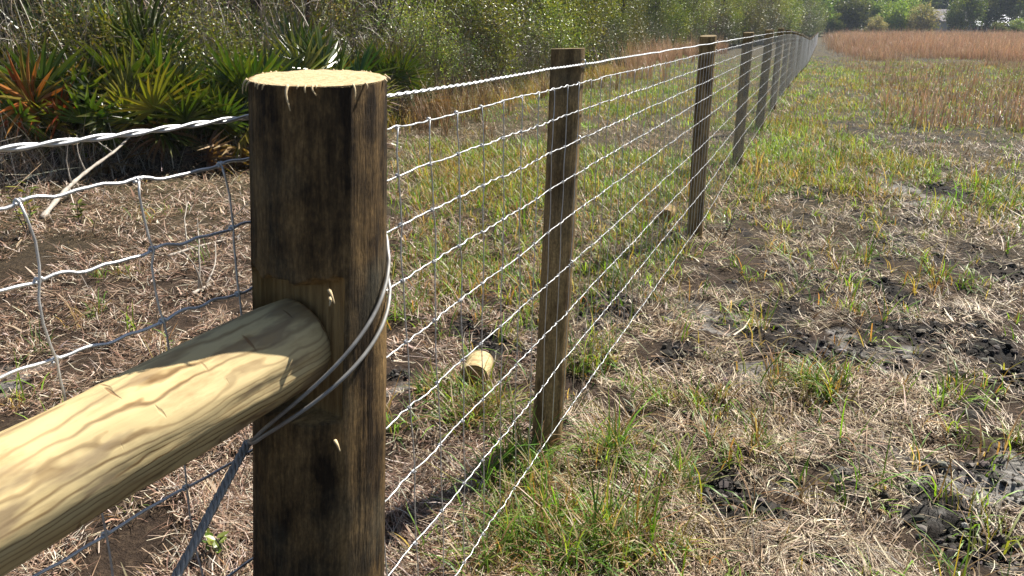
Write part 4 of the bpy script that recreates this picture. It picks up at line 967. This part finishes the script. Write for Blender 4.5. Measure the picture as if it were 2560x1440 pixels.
# ------------------------------------------------------------------ seedlings, fallen branch
def seedling(px, py, h, nl, llen, lwid, label, pal=LY, dz=0):
    x, y = G(px, py); z = float(ground_h(np.array([x]), np.array([y]))[0]); root = empty("seedling", (x, y, z), label, "seedling"); st = MB(); lf = MB()
    for q in range(max(2, nl//9)):
        tip_ = np.array([R.normal(0, .25)*h, R.normal(0, .25)*h, h*R.uniform(.7, 1)]); p = limb(st, (0, 0, -.01), tip_, .0045, .002, 8)
        k = 9; tt = np.linspace(.3, 1, k)
        for t in tt:
            b = p[0]+(tip_-p[0])*t; a = R.uniform(0, 6.28); e = R.uniform(.0, .8); dv = np.array([math.cos(a)*math.cos(e), math.sin(a)*math.cos(e), math.sin(e)]); s = np.cross(dv, [0, 0, 1]); s /= np.linalg.norm(s); L = llen*R.uniform(.6, 1.2)
            V = [b, b+dv*L*.35+s*lwid*.45, b+dv*L*.7+s*lwid*.4-np.array([0, 0, L*.03]), b+dv*L-np.array([0, 0, L*.12]), b+dv*L*.7-s*lwid*.4-np.array([0, 0, L*.03]), b+dv*L*.35-s*lwid*.45, b+dv*L*.5-np.array([0, 0, lwid*.18])]
            lf.add(V, np.array([[0, 1, 6], [1, 2, 6], [2, 3, 6], [3, 4, 6], [4, 5, 6], [5, 0, 6]]), pick(pal, 1)[0])
    st.build("stem", M['stem'], root); lf.build("foliage", M['leaf'], root, smooth=False)
seedling(75, 600, .42, 40, .095, .032, "leafy green seedling below the twisted wire at the brush edge")
seedling(200, 560, .16, 12, .09, .034, "small seedling with broad green leaves right of the larger leafy one", GP)
seedling(555, 1400, .12, 26, .04, .022, "small dark leaved seedling at the foot of the thick post", GP)
seedling(1815, 590, .22, 36, .03, .012, "fine leaved green seedling beside the stapled fence post", GP)
seedling(240, 800, .06, 9, .04, .008, "tiny grassy seedling alone on the brown straw behind the rail", GP)
def branch(pts, r0, r1, label):
    q = []
    for px, py, dz in pts:
        x, y = G(px, py, dz); q.append((x, y, float(base_h(x, y))+dz))
    p = smoothpath(q, 8); mb = MB(); v, f = tube(p, np.linspace(r0, r1, len(p))*(1+.15*np.sin(np.arange(len(p))*1.7)), 8, ref=(.2, .3, 1)); mb.add(v, f)
    o = mb.build("dead_branch", M['deadwood']); tag(o, label, "branch")
    for k in (len(p)//3, len(p)//2, int(len(p)*.7)):
        b = MB(); limb(b, p[k], p[k]+np.array([R.normal(0, .15), R.normal(0, .15), .25+R.normal(0, .1)]), r1*.8, .002, 7); b.build("side_twig", M['deadwood'], o)
branch([(105, 545, .02), (160, 480, .12), (215, 430, .22), (290, 375, .35), (330, 335, .45)], .022, .009, "bleached bare branch leaning up out of the brush behind the mesh")
branch([(420, 640, .02), (500, 615, .03), (600, 590, .02)], .010, .006, "thin dead stick lying on the straw left of the thick post")
branch([(480, 735, .015), (505, 722, .02), (525, 712, .02)], .013, .008, "pale wood chip on the straw behind the peeled rail")

# ------------------------------------------------------------------ beyond the field: trees, house, barn
FG = [(.10, .16, .04), (.14, .19, .045), (.08, .13, .04), (.18, .22, .05)]
far = [tree_proto("field_tree", 9, .25, .8, 4.2, 330, 26, .5, .28, FG), tree_proto("field_tree", 12, .3, 2.2, 5.0, 380, 26, .55, .3, FG), tree_proto("field_tree", 7, .18, .3, 3.0, 260, 26, .42, .24, [(.20, .25, .05), (.24, .27, .06), (.15, .2, .05)]),
       tree_proto("field_tree", 6.5, .15, .4, 3.2, 200, 24, .4, .2, [(.25, .21, .14), (.2, .19, .1), (.3, .25, .16)])]
FLAB = [("dark rounded tree beyond the field", "dark trees beyond the field"), ("tall spreading tree beyond the field", "tall trees beyond the field"), ("pale green tree beyond the field", "pale trees beyond the field"), ("greyish brown half bare tree beyond the field", "bare trees beyond the field")]
def far_tree(k, px, d, s, lab=None):
    X = (px-1280)/F*(d*math.cos(PITCH)); put(far[k], X, d, s, lab or FLAB[k][0], None if lab else FLAB[k][1], "tree")
for a in [(0, 2120, 150, .8, "dark rounded tree close to the fence's far end, beyond the field"), (2, 2085, 148, .6), (0, 2185, 158, .75, "dark rounded tree left of the pale green one beyond the field"),
          (2, 2228, 152, .95, "pale green tree in the middle of the row beyond the field"), (3, 2190, 146, .55), (3, 2298, 150, .85, "greyish brown half bare tree in front of the grey house"), (2, 2270, 172, 1.1),
          (1, 2405, 150, .62, "green tree on a bare dark trunk between the house and the tin roofed barn"), (1, 2490, 156, .8, "large tree overhanging the tin roofed barn"), (2, 2545, 146, .45), (2, 2500, 145, .4), (0, 2600, 160, .9), (2, 2660, 155, .9), (0, 2720, 165, 1.0), (1, 2800, 165, 1.0),
          (0, 2050, 155, 1.0), (0, 2020, 150, .95)]: far_tree(*a)
for q in range(34): far_tree(int(R.choice([0, 0, 1, 1, 2])), 1960+q*27+R.uniform(-12, 12), 190+R.uniform(0, 30), 1.1+.5*R.random())
def make_treeline():
    mb = MB(); n = 1500; X = R.uniform(55, 230, n); Y = 235+R.uniform(0, 25, n); c = np.stack([X, Y, R.uniform(-.5, 22, n)*(.6+.4*vnoise(X*.08, X*0, 4))], 1)
    leaf_cloud(mb, c, (1.6, 1.6, 1.4), 30, 1.0, .55, FG); tag(mb.build("treeline", M['farleaf'], smooth=False), "far dark treeline closing the field", "treeline", kind='stuff')
make_treeline()
def box(mb, x0, x1, y0, y1, z0, z1):
    V = [(x0, y0, z0), (x1, y0, z0), (x1, y1, z0), (x0, y1, z0), (x0, y0, z1), (x1, y0, z1), (x1, y1, z1), (x0, y1, z1)]
    mb.add(V, np.array([[0, 3, 2, 1], [4, 5, 6, 7], [0, 1, 5, 4], [1, 2, 6, 5], [2, 3, 7, 6], [3, 0, 4, 7]])); return mb
def make_house():
    d = 172; X = (2345-1280)/F*(d*math.cos(PITCH)); o = empty("house", (X, d, -.7), "low grey house with a hipped roof behind the half bare tree", "house"); o.rotation_euler = (0, 0, math.radians(-18))
    box(MB(), -9, 9, 0, 8, 0, 2.9).build("wall", M['housewall'], o, smooth=False)
    r = MB(); r.add([(-9.6, -.6, 2.9), (9.6, -.6, 2.9), (9.6, 8.6, 2.9), (-9.6, 8.6, 2.9), (-4.5, 4, 5.4), (4.5, 4, 5.4)], [np.array([[0, 1, 5, 4], [2, 3, 4, 5]]), np.array([[1, 2, 5], [3, 0, 4]]), np.array([[0, 3, 2, 1]])]); r.build("roof", M['houseroof'], o, smooth=False)
    g = MB(); g.add([(-5.4, -2.8, 2.75), (0.4, -2.8, 2.75), (-2.5, -2.8, 4.5), (-5.4, 2, 2.75), (.4, 2, 2.75), (-2.5, 4, 4.5)], [np.array([[0, 2, 5, 3], [1, 4, 5, 2], [0, 3, 4, 1]]), np.array([[0, 1, 2]])]); g.build("porch_roof", M['houseroof'], o, smooth=False)
    for x in (-5, 0): box(MB(), x-.12, x+.12, -2.6, -2.36, 0, 2.74).build("porch_post", M['housetrim'], o, smooth=False)
    dr = box(MB(), -1.6, -.5, -.06, .02, 0, 2.1).build("door", M['window'], o, smooth=False)
    for x in (-7.2, 2.4, 4.6, 6.8):
        f = MB()
        for b in ((x-.62, x-.5, -.07, .02, .85, 2.25), (x+.5, x+.62, -.07, .02, .85, 2.25), (x-.5, x+.5, -.07, .02, 2.12, 2.25), (x-.5, x+.5, -.07, .02, .85, .98)): box(f, *b)
        wn = f.build("window", M['housetrim'], o, smooth=False); box(MB(), x-.498, x+.498, -.03, .02, .982, 2.118).build("pane", M['window'], wn, smooth=False)
make_house()
def make_barn():
    d = 166; X = (2500-1280)/F*(d*math.cos(PITCH)); o = empty("barn", (X, d, -.7), "open dark barn with a shining tin roof under the large tree", "barn"); o.rotation_euler = (0, 0, math.radians(-12))
    box(MB(), -3.8, 7.5, 1.5, 6, 0, 2.3).build("wall", M['barnwood'], o, smooth=False)
    r = MB()
    for k in range(46):
        x = -5+k*.3
        r.add([(x, .2, 2.55), (x+.15, .2, 2.60), (x+.3, .2, 2.55), (x, 3.8, 4.15), (x+.15, 3.8, 4.2), (x+.3, 3.8, 4.15), (x, 7.2, 2.5), (x+.15, 7.2, 2.55), (x+.3, 7.2, 2.5)], np.array([[0, 1, 4, 3], [1, 2, 5, 4], [3, 4, 7, 6], [4, 5, 8, 7]]))
    r.build("roof", M['tin'], o, smooth=False)
    l = MB(); l.add([(-5, -2.6, 1.95), (8.8, -2.6, 1.95), (8.8, .3, 2.4), (-5, .3, 2.4), (-5, -2.6, 2.0), (8.8, -2.6, 2.0), (8.8, .3, 2.45), (-5, .3, 2.45)], np.array([[0, 3, 2, 1], [4, 5, 6, 7], [0, 1, 5, 4], [1, 2, 6, 5], [2, 3, 7, 6], [3, 0, 4, 7]])); l.build("lean_to_roof", M['tin'], o, smooth=False)
    for x in (-4.9, -3.2, -1, 3, 6, 8.6): box(MB(), x-.08, x+.08, -2.5, -2.34, 0, 1.95).build("post", M['housetrim'], o, smooth=False)
make_barn()

# ------------------------------------------------------------------ the air
def make_haze():
    hb = box(MB(), -150, 330, -30, 330, -1.8, 40); o = hb.build("haze", bpy.data.materials.new("haze"), smooth=False)
    m = o.data.materials[0]; m.use_nodes = True; nt = m.node_tree; nt.nodes.remove(nt.nodes["Principled BSDF"])
    v = N(nt, "ShaderNodeVolumePrincipled", inp={'Color': (.72, .83, 1, 1), 'Density': .0004, 'Anisotropy': .0}); nt.links.new(v.outputs[0], nt.nodes["Material Output"].inputs['Volume'])
    tag(o, "pale blue haze in the far air", "haze", kind='stuff')
make_haze()
